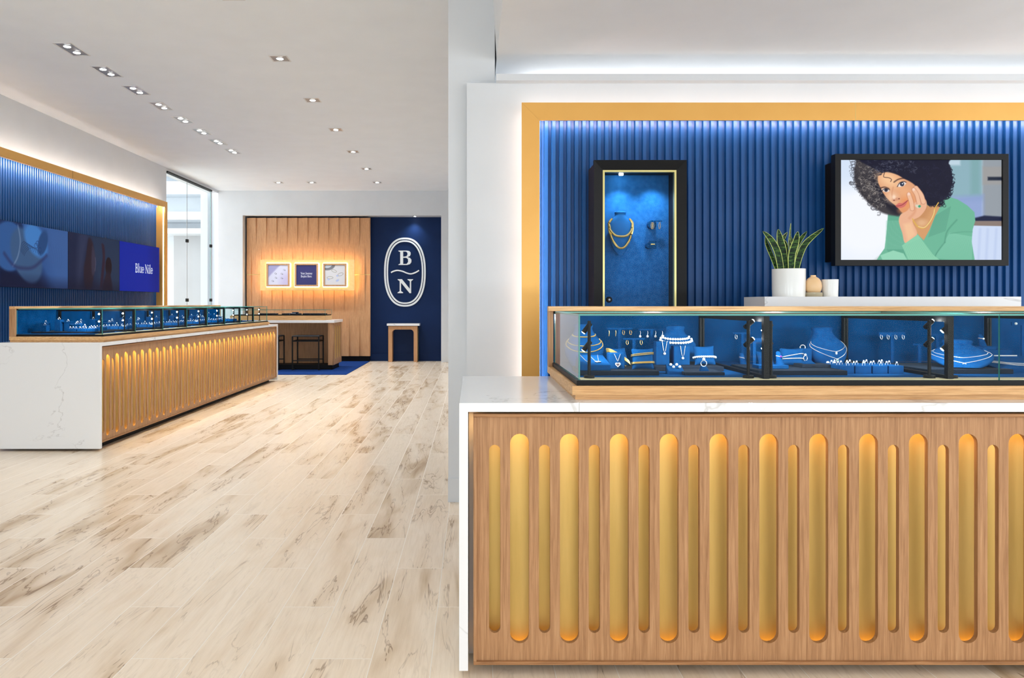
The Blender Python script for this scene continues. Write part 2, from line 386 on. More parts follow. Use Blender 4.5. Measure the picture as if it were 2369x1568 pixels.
# ------------------------------------------------------------------ ceiling lamps
def downlight(x, y, z, w, l, nl, label, group, power=SPOT_W, aim=(0, 0)):
    r = thing('recessed_downlight', label, 'ceiling light', (x, y, z), group=group)
    t = 0.012; m = MB()
    m.box(-w/2-t, w/2+t, -l/2-t, -l/2, -0.004, 0.001).box(-w/2-t, w/2+t, l/2, l/2+t, -0.004, 0.001)
    m.box(-w/2-t, -w/2, -l/2, l/2, -0.004, 0.001).box(w/2, w/2+t, -l/2, l/2, -0.004, 0.001)
    m.build('trim_frame', M['white_trim'], r)
    MB().box(-w/2, w/2, -l/2, l/2, -0.0015, 0.0).build('reflector_box', M['alu'], r)
    for k in range(nl):
        yy = 0 if nl == 1 else (k-0.5)*l*0.5
        MB().lathe([(w*0.21, -0.004), (w*0.25, -0.004), (w*0.30, -0.0016)], (0, yy, 0), 24).build('lamp_ring', M['alu'], r, smooth=True)
        MB().lathe([(w*0.17, -0.007), (w*0.205, -0.0045)], (0, yy, 0), 24).build('lamp_lens', M['lens'], r, smooth=True)
    spot((x, y, z-0.03), (x+aim[0], y+aim[1], 0), power, 112, 1.0, r=0.05)
for i in range(8):
    downlight(-3.76, 6.86+0.657*i, H_C, 0.15, 0.33, 2, ['nearest', 'second', 'third', 'fourth', 'fifth', 'sixth', 'seventh', 'farthest'][i]+' twin-lamp ceiling light in the left row of eight', 'twin ceiling lights over the left counter', SPOT_W*0.55, (0.9 if i % 2 else 0.4, 0))
for i in range(7):
    downlight(-1.875, 5.66+1.455*i, H_C, 0.155, 0.155, 1, ['nearest', 'second', 'third', 'fourth', 'fifth', 'sixth', 'farthest'][i]+' single square ceiling light in the middle row over the aisle', 'single ceiling lights over the aisle', SPOT_W, (0, 0))
downlight(px(644, 14.4), 14.4, H_C, 0.155, 0.155, 1, 'square ceiling light before the back wall, nearest the glass doors', 'single ceiling lights by the back wall')
downlight(px(721, 14.4), 14.4, H_C, 0.155, 0.155, 1, 'square ceiling light before the back wall, above the glowing picture panel', 'single ceiling lights by the back wall')
downlight(-1.875, 2.75, H_C, 0.155, 0.155, 1, 'single ceiling light over the aisle, hidden above the picture', 'single ceiling lights over the aisle')
downlight(px(960, 15.62), 15.62, 3.105, 0.11, 0.09, 1, 'small recessed light in the soffit above the white oval logo', None, SPOT_W*0.25, (-0.25, 0.1))

# ------------------------------------------------------------------ counters (local: x along, y into, z up; root rotated for the left one)
def counter(origin, rotz, L, D, big0, pitch, nbig, panel_x0, seam, where, led, zlow, joints=()):
    # stone top with waterfall ends
    r = thing('stone_countertop', 'white veined quartz countertop with waterfall end on the '+where, 'countertop', origin, (0, 0, rotz))
    t = 0.030; m = MB(); z0, z1 = 0.02, 0.91
    # mitred: one profile extruded through the depth
    m.prism([(0, z0), (t, z0), (t, z1-t), (L-t, z1-t), (L-t, z0), (L, z0), (L, z1), (0, z1)], 0, D)
    m.build('stone_slab', M['quartz'], r, bevel=0.0015)
    for jx in joints: MB().box(jx-0.0008, jx+0.0008, -0.0006, 0.07, z1-t, z1+0.0003).build('slab_joint', M['grey'], r)
    # cabinet
    c = thing('counter_cabinet', 'oak counter front with tall rounded slots lit in gold on the '+where, 'counter', origin, (0, 0, rotz))
    x0, x1, zb, zt = panel_x0, L-panel_x0, zlow, 0.872
    slots = []
    for k in range(nbig):
        cx = big0+k*pitch
        slots.append(stadium(cx-pitch/2, 0.0377, 0.1367, 0.767))
        slots.append(stadium(cx, 0.0638, 0.102, 0.8036))
    slots.append(stadium(big0+nbig*pitch-pitch/2, 0.0377, 0.1367, 0.767))
    slots = [s for s in slots if max(p[0] for p in s) < x1-0.03]
    tp = 0.018 if led == 'led_o' else 0.009
    flat_mesh('slotted_panel', [rect(x0, x1, zb, zt)]+slots, tp, M['oak'], c, loc=(0, 0.022+tp/2, 0))
    b = 0.011
    y0, y1 = 0.010, 0.0225
    MB().box(x0, x1, y0, y1, zb, zb+b).build('panel_lip', M['oak_lip'], c, bevel=0.002)
    MB().box(x0, x1, y0, y1, zt-b, zt).build('panel_lip', M['oak_lip'], c, bevel=0.002)
    MB().box(x0, x0+b, y0, y1, zb+b, zt-b).build('panel_lip', M['oak'], c, bevel=0.002)
    MB().box(x1-b, x1, y0, y1, zb+b, zt-b).build('panel_lip', M['oak'], c, bevel=0.002)
    if seam: MB().box(seam-0.001, seam+0.001, 0.0215, 0.023, zb, zt).build('panel_seam', M['blackmat'], c)
    yb = 0.085 if led == 'led_o' else 0.062
    MB().box(x0+0.01, x1-0.01, yb, 0.09, zb+0.01, zt-0.005).build('brass_backing', M['brass'], c)
    MB().box(x0+0.01, x1-0.01, 0.041, 0.085, zb+0.005, zb+0.02).box(x0+0.01, x1-0.01, 0.041, 0.085, zt-0.015, zt-0.005).build('cavity_liner', M['brass'], c)
    MB().box(x0+0.02, x1-0.02, 0.045, 0.06, zt-0.023, zt-0.0155).build('light_strip', M[led], c)
    MB().box(x0+0.02, x1-0.02, 0.045, 0.056, zb+0.0205, zb+0.025).build('light_strip', M['led_o2'], c)
    MB().box(0.032, L-0.032, 0.092, D-0.02, 0.035, 0.878).build('cabinet_body', M['grey'], c)
    MB().box(0.16, L-0.16, 0.10, D-0.06, 0, 0.034).build('toe_kick', M['blackmat'], c)
    return r, c
R_O = (-0.0445, 2.4255, 0); L_O = (-3.123, 6.13, 0)
R_L = 3.3
counter(R_O, 0, R_L, 0.895, 0.158+0.0445, 0.167, 20, 0.0475, None, 'right', 'led_o', 0.0345, [px(1340, 2.4255)+0.0445])
counter(L_O, PI/2, 5.60, 0.88, 0.175, 0.1637, 33, 0.040, 1.72, 'left', 'led_o_left', 0.062)

def case(origin, rotz, L, D, x_in, y_in, parts, ztop, zg, port_end, label, seam):
    """glass jewellery case; origin = counter corner; x_in,y_in = inset of the wood band; parts = local x of partitions"""
    r = thing('display_case', label, 'display case', (origin[0], origin[1], 0), (0, 0, rotz))
    X0, X1, Y0, Y1 = x_in, x_in+L, y_in, y_in+D
    MB().box(X0+0.012, X1-0.012, Y0+0.012, Y1, 0.91, 0.9266).build('plinth', M['oak_h'], r)
    MB().box(X0, X1, Y0, Y1, 0.9266, 0.9575).build('wood_base', M['oak_h'], r, bevel=0.001)
    g = 0.024
    MB().box(X0+0.018, X1-0.018, Y0+0.018, Y1-0.02, 0.9577, 0.9745).build('black_tray', M['black'], r)
    MB().box(X0+g+0.01, X1-g-0.01, Y0+0.10, Y1-0.03, 0.9746, 0.978).build('velvet_floor', M['velvet'], r)
    MB().box(X0+g+0.01, X1-g-0.01, Y0+g+0.014, Y0+0.099, 0.9746, 0.9775).build('front_strip', M['sill'], r)
    # portal of oak at the back
    w = 0.022
    pf = MB(); pf.box(X0, X0+w, Y1-0.05, Y1, 0.9576, ztop-w); pf.build('portal_post', M['oak'], r, bevel=0.001)
    MB().box(X0, port_end, Y1-0.05, Y1, ztop-w, ztop).build('portal_top', M['oak_h'], r, bevel=0.001)
    MB().box(port_end-w, port_end, Y1-0.05, Y1, 0.9576, ztop-w).build('portal_post', M['oak'], r)
    zi = ztop-w
    MB().box(X0+w, port_end-w, Y1-0.06, Y1-0.045, zi-0.012, zi).build('black_header', M['blackmat'], r)
    # blue doors at the back, black stiles
    xs = [X0+w+0.002]+list(parts)+[port_end-w]
    for a, b in zip(xs[:-1], xs[1:]):
        if b-a < 0.05: continue
        MB().box(a+0.001, b-0.001, Y1-0.038, Y1-0.024, 0.979, zi-0.0125).build('velvet_door', M['velvet2'], r)
    gx0, gx1, gy0, gy1 = X0+g+0.002, X1-g, Y0+g+0.006, Y1-0.062
    tk = 0.006
    cuts = [gx0]+list(seam)+[gx1]
    for a, b in zip(cuts[:-1], cuts[1:]):
        MB().pane(a+0.0006, b-0.0006, gy0, gy0+tk, 0.9748, zg-tk).build('front_glass', [M['glass'], M['gedge']], r)
        MB().pane(a+0.0006, b-0.0006, gy0, Y1-0.064, zg-tk, zg).build('top_glass', [M['glass'], M['gedge']], r)
    MB().pane(gx0, gx0+tk, gy0+tk, Y1-0.05, 0.9748, zg-tk-0.0005).build('end_glass', [M['glass_end' if rotz == 0 else 'glass'], M['gedge']], r)
    MB().pane(gx1-tk, gx1, gy0+tk, Y1-0.05, 0.9748, zg-tk-0.0005).build('end_glass', [M['glass'], M['gedge']], r)
    for p in parts:
        s = 0.010; f0, f1 = gy0+tk+0.002, Y1-0.06; zt = zg-tk-0.002
        b = MB(); b.box(p-s, p+s, f0, f0+0.020, 0.9785, zt).box(p-s, p+s, f1-0.02, f1, 0.9785, zt)
        b.box(p-s, p+s, f0+0.02, f1-0.02, zt-0.020, zt).box(p-s, p+s, f0+0.02, f1-0.02, 0.9785, 0.990)
        fr = b.build('partition_frame', M['black'], r)
        MB().pane(p-0.002, p+0.002, f0+0.02, f1-0.02, 0.990, zt-0.02).build('partition_glass', [M['glass_low'], M['gedge']], fr)
    return r
# right case: partitions at world X 1.0225, 1.662, 2.30, 2.94
case(R_O, 0, 2.86, 0.83, 0.386, 0.0745, [x+0.0445 for x in (1.0225, 1.662, 2.30, 2.94)], 1.2276, 1.204, 0.386+2.86, 'oak and glass jewellery case on the right counter, filled with blue velvet displays', [px(2308, 2.54)+0.0445])
L_PARTS = [y-6.13 for y in (6.877, 7.49, 8.117, 8.74, 9.365, 9.99, 10.60)]
case(L_O, PI/2, 5.07, 0.815, 0.105, 0.017, L_PARTS, 1.216, 1.196, 5.20, 'very long oak and glass jewellery case on the left counter, glass at its far end', L_PARTS)

# little spotlights on poles
def pole_light(loc, rotz, ztop, label, group, aim, scale=1.0, lamp=True):
    r = thing('pole_spotlight', label, 'spotlight', loc, (0, 0, rotz), group)
    MB().lathe([(0.019, 0), (0.019, 0.009), (0.017, 0.010)], n=24).build('base_disc', M['black'], r, smooth=True)
    MB().lathe([(0.0058, 0.0102), (0.0058, ztop-loc[2])], n=16).build('pole', M['black'], r, smooth=True)
    for h in (ztop-loc[2]-0.018, ztop-loc[2]-0.082):
        d = Vector(aim).normalized(); a = Vector((0, 0.012, h))
        b = a+d*0.030
        hd = MB().tube([a-d*0.012, a-d*0.010, b-d*0.001, b], [0.006, 0.0085, 0.0085, 0.0075], 14).build('spot_head', M['black'], r, smooth=True)
        MB().cyl((0, 0, h), (0, 0.012, h), 0.003, 8).build('pivot', M['black'], hd)
        MB().cyl(b, b+d*0.0015, 0.0065, 14).build('spot_lens', M['lens_s'], hd)
    return r
def case_lamp(loc, target, w): return spot(loc, target, w, 130, 0.9, (0.88, 0.94, 1.0), 0.02)
for i, (x, lab) in enumerate(((1363.5, 'black pole spotlight at the left end of the right jewellery case'), (1732.4, 'black pole spotlight just left of the first black divider, right case'),
        (1784.6, 'black pole spotlight just right of the first black divider, right case'), (2151.8, 'black pole spotlight just left of the second black divider, right case'),
        (2203.8, 'black pole spotlight just right of the second black divider, right case'))):
    X = px(x, 2.575)
    s = -1 if i in (0, 2, 4) else 1
    pole_light((X, 2.580, 0.9776), 0, 1.179, lab, None, (-0.5 if i == 0 else 0.75*(1 if i in (1, 3) else -1), 0.25, 0.55 if i in (1, 3) else -0.7))
    case_lamp((X+(0.02 if i in (0, 2, 4) else -0.02), 2.66, 1.17), (X+(0.25 if i in (0, 2, 4) else -0.25), 3.0, 0.98), CASE_W*1.5)
case_lamp((2.7, 2.66, 1.17), (2.7, 3.0, 0.98), CASE_W*1.5)
nm = ['first', 'second', 'third', 'fourth', 'fifth', 'sixth', 'seventh', 'eighth']
for i, y in enumerate([6.36]+[b-0.085 for b in (6.877, 7.49, 8.117, 8.74, 9.365, 9.99, 10.60)]+[11.10]):
    lab = ('black pole spotlight in the near front corner of the long left case' if i == 0 else 'black pole spotlight in the far glass end of the long left case' if i == 8 else
           'black pole spotlight beside the '+nm[i-1]+' black divider of the long left case')
    pole_light((-3.235, y, 0.9776), PI/2, 1.175, lab, None, (-0.85, -0.30, -0.25))
    case_lamp((-3.30, y, 1.16), (-3.65, y+0.15, 0.98), CASE_W*2.2)

# ------------------------------------------------------------------ fluted feature panels with gold frames
def feature(origin, rotz, x0, x1, ztop, stand, pitch, label, frame_w, right_end, zbot=0.15, led='led_in', halo='led_w'):
    """local: panel in xz, front faces -y, wall face at y=0"""
    r = thing('feature_wall_panel', label, 'wall panel', origin, (0, 0, rotz))
    m = MB(); fw = frame_w
    a, b = x0+fw-0.03, x1-fw+0.03
    m.box(a, b, -0.016, -0.001, zbot, ztop-0.03)
    n = int((b-a)/pitch); g = 0.017
    for k in range(n+1):
        c0 = a+k*pitch+g; c1 = min(a+(k+1)*pitch, b)
        if c1-c0 < 0.01: continue
        q = 0.0045
        m.v += []; pts = [(c0, -0.016), (c0+q, -0.034), (c1-q, -0.034), (c1, -0.016)]
        v = [(x, y, z) for z in (zbot, ztop-0.03) for x, y in pts]
        m.add(v, [(0, 1, 5, 4), (1, 2, 6, 5), (2, 3, 7, 6), (4, 5, 6, 7), (3, 2, 1, 0)])
    m.build('fluted_panel', M['flute'], r)
    y0, y1 = -stand, -stand+0.012
    # mitred frame
    fr = MB()
    fr.add([(x0, y0, zbot), (x0+fw, y0, zbot), (x0+fw, y0, ztop-fw), (x0, y0, ztop), (x0, y1, zbot), (x0+fw, y1, zbot), (x0+fw, y1, ztop-fw), (x0, y1, ztop)],
           [(0, 1, 2, 3), (7, 6, 5, 4), (0, 3, 7, 4), (1, 5, 6, 2), (0, 4, 5, 1), (3, 2, 6, 7)])
    fr.build('gold_frame_side', M['gold'], r)
    fr = MB()
    fr.add([(x0+.0008, y0, ztop), (x0+fw+.0008, y0, ztop-fw), (x1-fw, y0, ztop-fw), (x1, y0, ztop), (x0+.0008, y1, ztop), (x0+fw+.0008, y1, ztop-fw), (x1-fw, y1, ztop-fw), (x1, y1, ztop)],
           [(0, 1, 2, 3), (7, 6, 5, 4), (0, 3, 7, 4), (1, 5, 6, 2), (0, 4, 5, 1), (3, 2, 6, 7)])
    fr.build('gold_frame_top', M['gold'], r)
    fr = MB()
    fr.add([(x1, y0, zbot), (x1-fw, y0, zbot), (x1-fw, y0, ztop-fw), (x1, y0, ztop), (x1, y1, zbot), (x1-fw, y1, zbot), (x1-fw, y1, ztop-fw), (x1, y1, ztop)],
           [(3, 2, 1, 0), (4, 5, 6, 7), (4, 7, 3, 0), (2, 6, 5, 1), (1, 5, 4, 0), (7, 6, 2, 3)])
    fr.build('gold_frame_side', M['gold'], r)
    # ring of light behind the frame
    for bx_ in ((x0+fw-0.012, x0+fw-0.005, zbot, ztop-fw+0.005), (x1-fw+0.005, x1-fw+0.012, zbot, ztop-fw+0.005), (x0+fw-0.012, x1-fw+0.012, ztop-fw+0.005, ztop-fw+0.012)):
        MB().box(bx_[0], bx_[1], y1+0.0005, y1+0.006, bx_[2], bx_[3]).build('light_strip', M[led], r)
    # plates added behind the frame to keep the inner light from leaking out
    e = fw*0.62
    MB().box(x0+e, x0+e+0.006, y1+0.0002, -0.036, zbot, ztop-e).box(x1-e-0.006, x1-e, y1+0.0002, -0.036, zbot, ztop-e).box(x0+e+0.006, x1-e-0.006, y1+0.0002, -0.036, ztop-e-0.006, ztop-e).build('frame_light_baffle', M['gold'], r)
    c = fw/3
    MB().box(x0+c-0.006, x0+c+0.006, y1+0.0005, y1+0.006, zbot, ztop-c).box(x1-c-0.006, x1-c+0.006, y1+0.0005, y1+0.006, zbot, ztop-c).box(x0+c, x1-c, y1+0.0005, y1+0.006, ztop-c-0.006, ztop-c+0.006).build('light_strip', M[halo], r)
    return r
fR = feature((0, 4.5, 0), 0, px(1207, 4.40), 4.3, pz(237, 4.40), 0.10, 0.0462, 'navy fluted wall panel in a glowing gold frame behind the right counter', 0.1075, True)
MB().box(px(1979, 4.40)-0.001, px(1979, 4.40)+0.001, -0.1005, -0.09, pz(278, 4.4), pz(237, 4.4)).build('frame_joint', M['gold_strip'], fR)
# left: root rotated +90: local x -> +Y world, local -y -> +X world ; wall face X=-5.38
fL = feature((-5.38, 0, 0), PI/2, 6.2, 12.456, 2.967, 0.18, 0.0462, 'long blue fluted wall panel in a gold frame behind the left counter', 0.10, True, zbot=0.15, led='led_in2', halo='led_halo')
MB().box(12.35, 12.362, -0.168, -0.012, 0.15, 2.86).build('gold_return', M['gold'], fL)
MB().box(12.344, 12.3495, -0.160, -0.150, 0.9, 2.85).build('light_strip', M['led_w'], fL)
MB().box(9.5, 9.504, -0.1805, -0.17, 2.867, 2.967).build('frame_joint', M['blackmat'], fL)
# ------------------------------------------------------------------ pictures on screens and posters, drawn into a colour grid
def srgb2lin(a): return np.where(a <= 0.04045, a/12.92, ((np.maximum(a, 0)+0.055)/1.055)**2.4)
class Canvas:
    def __init__(s, w, h, x0, y0, x1, y1, bg):
        s.w, s.h = w, h; s.X, s.Y = np.meshgrid(np.linspace(x0, x1, w), np.linspace(y0, y1, h))
        s.k = (x1-x0)/w; s.a = np.zeros((h, w, 3)); s.a[:] = np.array(bg)/255.0
    def blend(s, mask, col):
        c = np.array(col)/255.0; s.a = s.a*(1-mask[..., None])+c*mask[..., None]; return s
    def dist(s, pts, closed=False):
        d = np.full(s.X.shape, 1e9); n = len(pts)
        for i in range(n if closed else n-1):
            ax, ay = pts[i]; bx, by = pts[(i+1) % n]; dx, dy = bx-ax, by-ay; L = dx*dx+dy*dy+1e-9
            t = np.clip(((s.X-ax)*dx+(s.Y-ay)*dy)/L, 0, 1); d = np.minimum(d, np.hypot(s.X-ax-t*dx, s.Y-ay-t*dy))
        return d
    def inside(s, pts):
        m = np.zeros(s.X.shape, bool); n = len(pts)
        for i in range(n):
            ax, ay = pts[i]; bx, by = pts[(i+1) % n]
            if ay == by: continue
            m ^= ((ay > s.Y) != (by > s.Y)) & (s.X < (bx-ax)*(s.Y-ay)/(by-ay)+ax)
        return m
    def poly(s, pts, col, soft=None, alpha=1.0, smooth=True):
        if smooth: pts = spline(pts, True)
        d = s.dist(pts, True); m = s.inside(pts); sd = np.where(m, -d, d); w = soft or s.k
        return s.blend(np.clip(0.5-sd/w, 0, 1)*alpha, col)
    def stroke(s, pts, w, col, soft=None, alpha=1.0, smooth=False):
        if smooth: pts = spline(pts, False)
        f = soft or s.k; return s.blend(np.clip(0.5-(s.dist(pts)-w/2)/f, 0, 1)*alpha, col)
    def ell(s, cx, cy, rx, ry, col, rot=0, soft=0.15, alpha=1.0):
        c, q = math.cos(rot), math.sin(rot); u = (s.X-cx)*c+(s.Y-cy)*q; v = -(s.X-cx)*q+(s.Y-cy)*c
        r = np.sqrt((u/rx)**2+(v/ry)**2); return s.blend(np.clip((1-r)/soft+0.5, 0, 1)*alpha, col)
    def mesh(s, name, w, h, mat, parent, y=0.0):
        me = bpy.data.meshes.new(name); H, Wd = s.h, s.w
        xs = np.linspace(-w/2, w/2, Wd); zs = np.linspace(h/2, -h/2, H)
        co = np.zeros((H, Wd, 3), np.float32); co[..., 0] = xs[None, :]; co[..., 1] = y; co[..., 2] = zs[:, None]
        i = np.arange(H*Wd).reshape(H, Wd)
        f = np.stack([i[1:, :-1], i[1:, 1:], i[:-1, 1:], i[:-1, :-1]], -1).reshape(-1, 4)
        me.vertices.add(H*Wd); me.vertices.foreach_set('co', co.ravel())
        me.loops.add(f.size); me.loops.foreach_set('vertex_index', f.ravel().astype(np.int32))
        me.polygons.add(len(f)); me.polygons.foreach_set('loop_start', np.arange(0, f.size, 4, dtype=np.int32))
        me.update(calc_edges=True); me.validate()
        ca = me.color_attributes.new('Col', 'FLOAT_COLOR', 'POINT')
        c = np.ones((H*Wd, 4), np.float32); c[:, :3] = srgb2lin(np.clip(s.a, 0, 1)).reshape(-1, 3); ca.data.foreach_set('color', c.ravel())
        me.materials.append(mat); o = bpy.data.objects.new(name, me); COL.objects.link(o); o.parent = parent; return o
def spline(p, closed, k=5):
    n = len(p); out = []
    for i in range(n if closed else n-1):
        g = lambda j: p[j % n] if closed else p[min(max(j, 0), n-1)]
        a, b, c, d = g(i-1), g(i), g(i+1), g(i+2)
        for q in range(k):
            t = q/k
            out.append(tuple(0.5*(2*b[m]+(c[m]-a[m])*t+(2*a[m]-5*b[m]+4*c[m]-d[m])*t*t+(3*b[m]-a[m]-3*c[m]+d[m])*t**3) for m in (0, 1)))
    if not closed: out.append(p[-1])
    return out
# serif alphabet as strokes: (points, width) in units of cap height, advance
S, T = 0.15, 0.06
def arc(cx, cy, rx, ry, a0, a1, n=12): return [(cx+rx*math.cos(math.radians(a0+(a1-a0)*i/n)), cy+ry*math.sin(math.radians(a0+(a1-a0)*i/n))) for i in range(n+1)]
GL = {
 'B': ([([(.15, .03), (.15, .97)], S), ([(.02, .97), (.3, .97)], T), ([(.02, .03), (.3, .03)], T), ([(.15, .97)]+arc(.34, .755, .15, .215, 90, -90)+[(.15, .54)], .09), ([(.15, .53)]+arc(.36, .28, .19, .25, 90, -90)+[(.15, .03)], .1)], .64),
 'l': ([([(.12, .03), (.12, 1.02)], .12), ([(.02, .03), (.22, .03)], T), ([(.03, 1.0), (.12, 1.0)], T)], .26),
 'u': ([([(.1, .66), (.1, .25)]+arc(.25, .2, .15, .16, 180, 330), .1), ([(.42, .03), (.42, .66)], .12), ([(.02, .65), (.1, .65)], T), ([(.33, .65), (.42, .65)], T), ([(.42, .03), (.5, .03)], T)], .54),
 'e': ([(arc(.24, .34, .19, .32, -40, -180, 8)+arc(.24, .34, .19, .32, 180, 0, 10)+[(.06, .36)], .09)], .48),
 'N': ([([(.12, .03), (.12, .97)], .07), ([(.1, .97), (.6, .05)], S), ([(.6, .05), (.6, .97)], .07), ([(0, .97), (.16, .97)], T), ([(.02, .03), (.24, .03)], T), ([(.48, .97), (.72, .97)], T)], .76),
 'i': ([([(.12, .03), (.12, .66)], .12), ([(.12, .9), (.12, .91)], .14), ([(.02, .03), (.22, .03)], T), ([(.03, .65), (.12, .65)], T)], .27),
 'Y': ([([(.34, .03), (.34, .45)], S), ([(.34, .42), (.1, .97)], S), ([(.34, .42), (.58, .97)], .07), ([(0, .97), (.24, .97)], T), ([(.48, .97), (.68, .97)], T), ([(.22, .03), (.46, .03)], T)], .64),
 'o': ([(arc(.25, .34, .19, .32, 0, 360, 20), .11)], .5),
 'r': ([([(.12, .03), (.12, .66)], .12), ([(.12, .45), (.22, .62), (.34, .62)], .09), ([(.02, .03), (.24, .03)], T), ([(.02, .65), (.12, .65)], T)], .38),
 'J': ([([(.22, .97), (.22, .1), (.14, -.1), (.03, -.12)], .13), ([(.08, .97), (.36, .97)], T)], .4),
 'n': ([([(.12, .03), (.12, .66)], .12), ([(.12, .45)]+arc(.27, .48, .15, .17, 140, 0)+[(.42, .03)], .11), ([(.02, .03), (.2, .03)], T), ([(.34, .03), (.5, .03)], T)], .54),
 'y': ([([(.08, .65), (.26, .08)], .12), ([(.44, .65), (.2, -.2), (.06, -.24)], .08), ([(0, .65), (.16, .65)], T), ([(.36, .65), (.52, .65)], T)], .5),
 'g': ([(arc(.22, .46, .15, .19, 0, 360, 16), .09), ([(.14, .27), (.12, .14), (.36, .1), (.42, -.06), (.22, -.22), (.05, -.12), (.12, .05)], .08), ([(.34, .6), (.46, .66)], .06)], .48),
 's': ([([(.36, .55), (.24, .66), (.1, .56), (.12, .42), (.32, .3), (.36, .14), (.22, .02), (.07, .12)], .09)], .42),
 'H': ([([(.14, .03), (.14, .97)], S), ([(.6, .03), (.6, .97)], S), ([(.14, .5), (.6, .5)], T), ([(.02, .97), (.27, .97)], T), ([(.02, .03), (.27, .03)], T), ([(.48, .97), (.73, .97)], T), ([(.48, .03), (.73, .03)], T)], .76),
 '.': ([([(.1, .07), (.1, .08)], .15)], .24), ' ': ([], .26)}
def write(cv, text, x, y, h, col, squeeze=1.0):
    for ch in text:
        st, adv = GL[ch]
        for pts, w in st: cv.stroke([(x+px_*h*squeeze, y-py_*h) for px_, py_ in pts], w*h, col)
        x += adv*h*squeeze
    return x
def text_w(text, h, q=1.0): return sum(GL[c][1] for c in text)*h*q

def portrait():
    rs = random.Random(3)
    c = Canvas(420, 267, 230, 133, 2105, 1325, (222, 234, 250))
    c.ell(520, 860, 520, 560, (246, 249, 255), soft=0.9)
    c.ell(300, 200, 300, 260, (205, 222, 246), soft=0.9, alpha=.6)
    c.poly([(1380, 100), (1900, 100), (1900, 620), (1380, 620)], (142, 178, 190), 90, smooth=False)
    c.poly([(1740, 100), (1850, 100), (1850, 560), (1740, 560)], (120, 165, 165), 60, .6, False)
    c.poly([(1470, 150), (1620, 150), (1620, 215), (1470, 215)], (196, 216, 230), 30, .9, False)
    c.poly([(1880, 100), (2140, 100), (2140, 860), (1880, 860)], (150, 158, 166), 30, smooth=False)
    c.poly([(1880, 230), (2140, 230), (2140, 440), (1880, 440)], (160, 158, 156), 30, .8, False)
    c.poly([(1380, 590), (1890, 560), (1890, 860), (1380, 860)], (140, 160, 208), 60, .9, False)
    c.poly([(1940, 350), (2140, 350), (2140, 390), (1940, 390)], (34, 42, 60), 18, smooth=False)
    c.poly([(1700, 850), (1900, 800), (2140, 815), (2140, 870), (1780, 870)], (30, 36, 66), 20, smooth=False)
    c.poly([(1700, 862), (2140, 862), (2140, 925), (1700, 925)], (140, 124, 116), 14, smooth=False)
    c.poly([(1740, 915), (2140, 925), (2140, 1360), (1740, 1360)], (206, 220, 246), 10, smooth=False)
    for x in (1850, 1940, 2040): c.stroke([(x, 960), (x-20, 1330)], 26, (186, 202, 236), 30, .7)
    c.poly([(560, 1360), (760, 1200), (900, 1260), (900, 1360)], (206, 214, 214), 30, smooth=False)
    # sweater
    c.poly([(1300, 620), (1460, 572), (1590, 612), (1700, 680), (1785, 760), (1795, 860), (1765, 960), (1752, 1100), (1796, 1360), (620, 1360), (690, 1250), (740, 1180), (762, 1000), (775, 860), (800, 740), (900, 700)], (112, 184, 154), 6, smooth=False)
    c.poly([(780, 770), (905, 800), (960, 1060), (1000, 1325), (850, 1330), (760, 1190), (765, 980)], (98, 170, 142), 10, smooth=False)
    for i in range(26):
        x = 800+i*9; c.stroke([(x-40+i, 860), (x-50, 1190)], 4, (136, 204, 176), 4, .8)
    for i in range(30):
        a = i*16; c.stroke([(1500+a*.55, 1000+a*.1), (1330+a*.9, 1290+a*.1)], 5, (144, 212, 184), 4, .8)
    for i in range(22):
        a = i*17; c.stroke([(1330+a*.5, 760-a*.3+40), (1250+a*.55, 1020-a*.2+30)], 5, (90, 156, 132), 4, .7)
    c.stroke([(1580, 850), (1470, 980), (1440, 1110)], 14, (84, 152, 126), 16, .8, True)
    c.stroke([(1760, 990), (1640, 990), (1500, 1010)], 8, (92, 160, 134), 8, .7, True)
    c.stroke([(1440, 1110), (1330, 1270), (1400, 1325)], 12, (78, 144, 120), 14, .7, True)
    # neck and chest
    c.poly([(1040, 800), (1200, 680), (1400, 672), (1330, 800), (1265, 960), (1195, 1088), (1120, 1010), (1060, 900)], (214, 158, 108), 8, smooth=False)
    c.poly([(1080, 820), (1250, 700), (1300, 700), (1200, 860), (1100, 900)], (190, 132, 88), 60, .5, False)
    c.ell(1170, 880, 60, 40, (238, 196, 156), soft=1.2, alpha=.6)
    # hair mass behind the face
    c.poly([(470, 100), (400, 200), (385, 330), (400, 440), (455, 540), (540, 640), (640, 720), (720, 770), (850, 800), (930, 770), (1000, 500), (1100, 200), (1000, 100)], (66, 62, 66), 26)
    c.poly([(640, 100), (600, 260), (600, 420), (680, 560), (760, 700), (880, 790), (960, 740), (1020, 300), (1100, 100)], (34, 32, 44), 50)
    for i in range(460):
        u = rs.random(); x = 395+rs.random()*360+u*60; y = 150+rs.random()*560
        if x+0.5*y > 1080 or x < 380+max(0, (y-420))*0.85: continue
        r = rs.uniform(10, 26); a = rs.uniform(0, 360)
        col = rs.choice([(150, 140, 132), (110, 104, 104), (176, 168, 162), (40, 38, 46), (60, 56, 60), (28, 28, 40)])
        c.stroke(arc(x, y, r, r*rs.uniform(.5, 1), a, a+rs.uniform(140, 260), 7), rs.uniform(3, 6), col, 4, .75)
    for i in range(90):
        t = rs.random(); y = 150+t*640; x = 370+max(0, y-430)*0.9+rs.uniform(-30, 40)
        r = rs.uniform(12, 26); a = rs.uniform(0, 360); c.stroke(arc(x, y, r, r*.8, a, a+rs.uniform(160, 280), 8), rs.uniform(3, 5), (44, 42, 50), 4, .8)
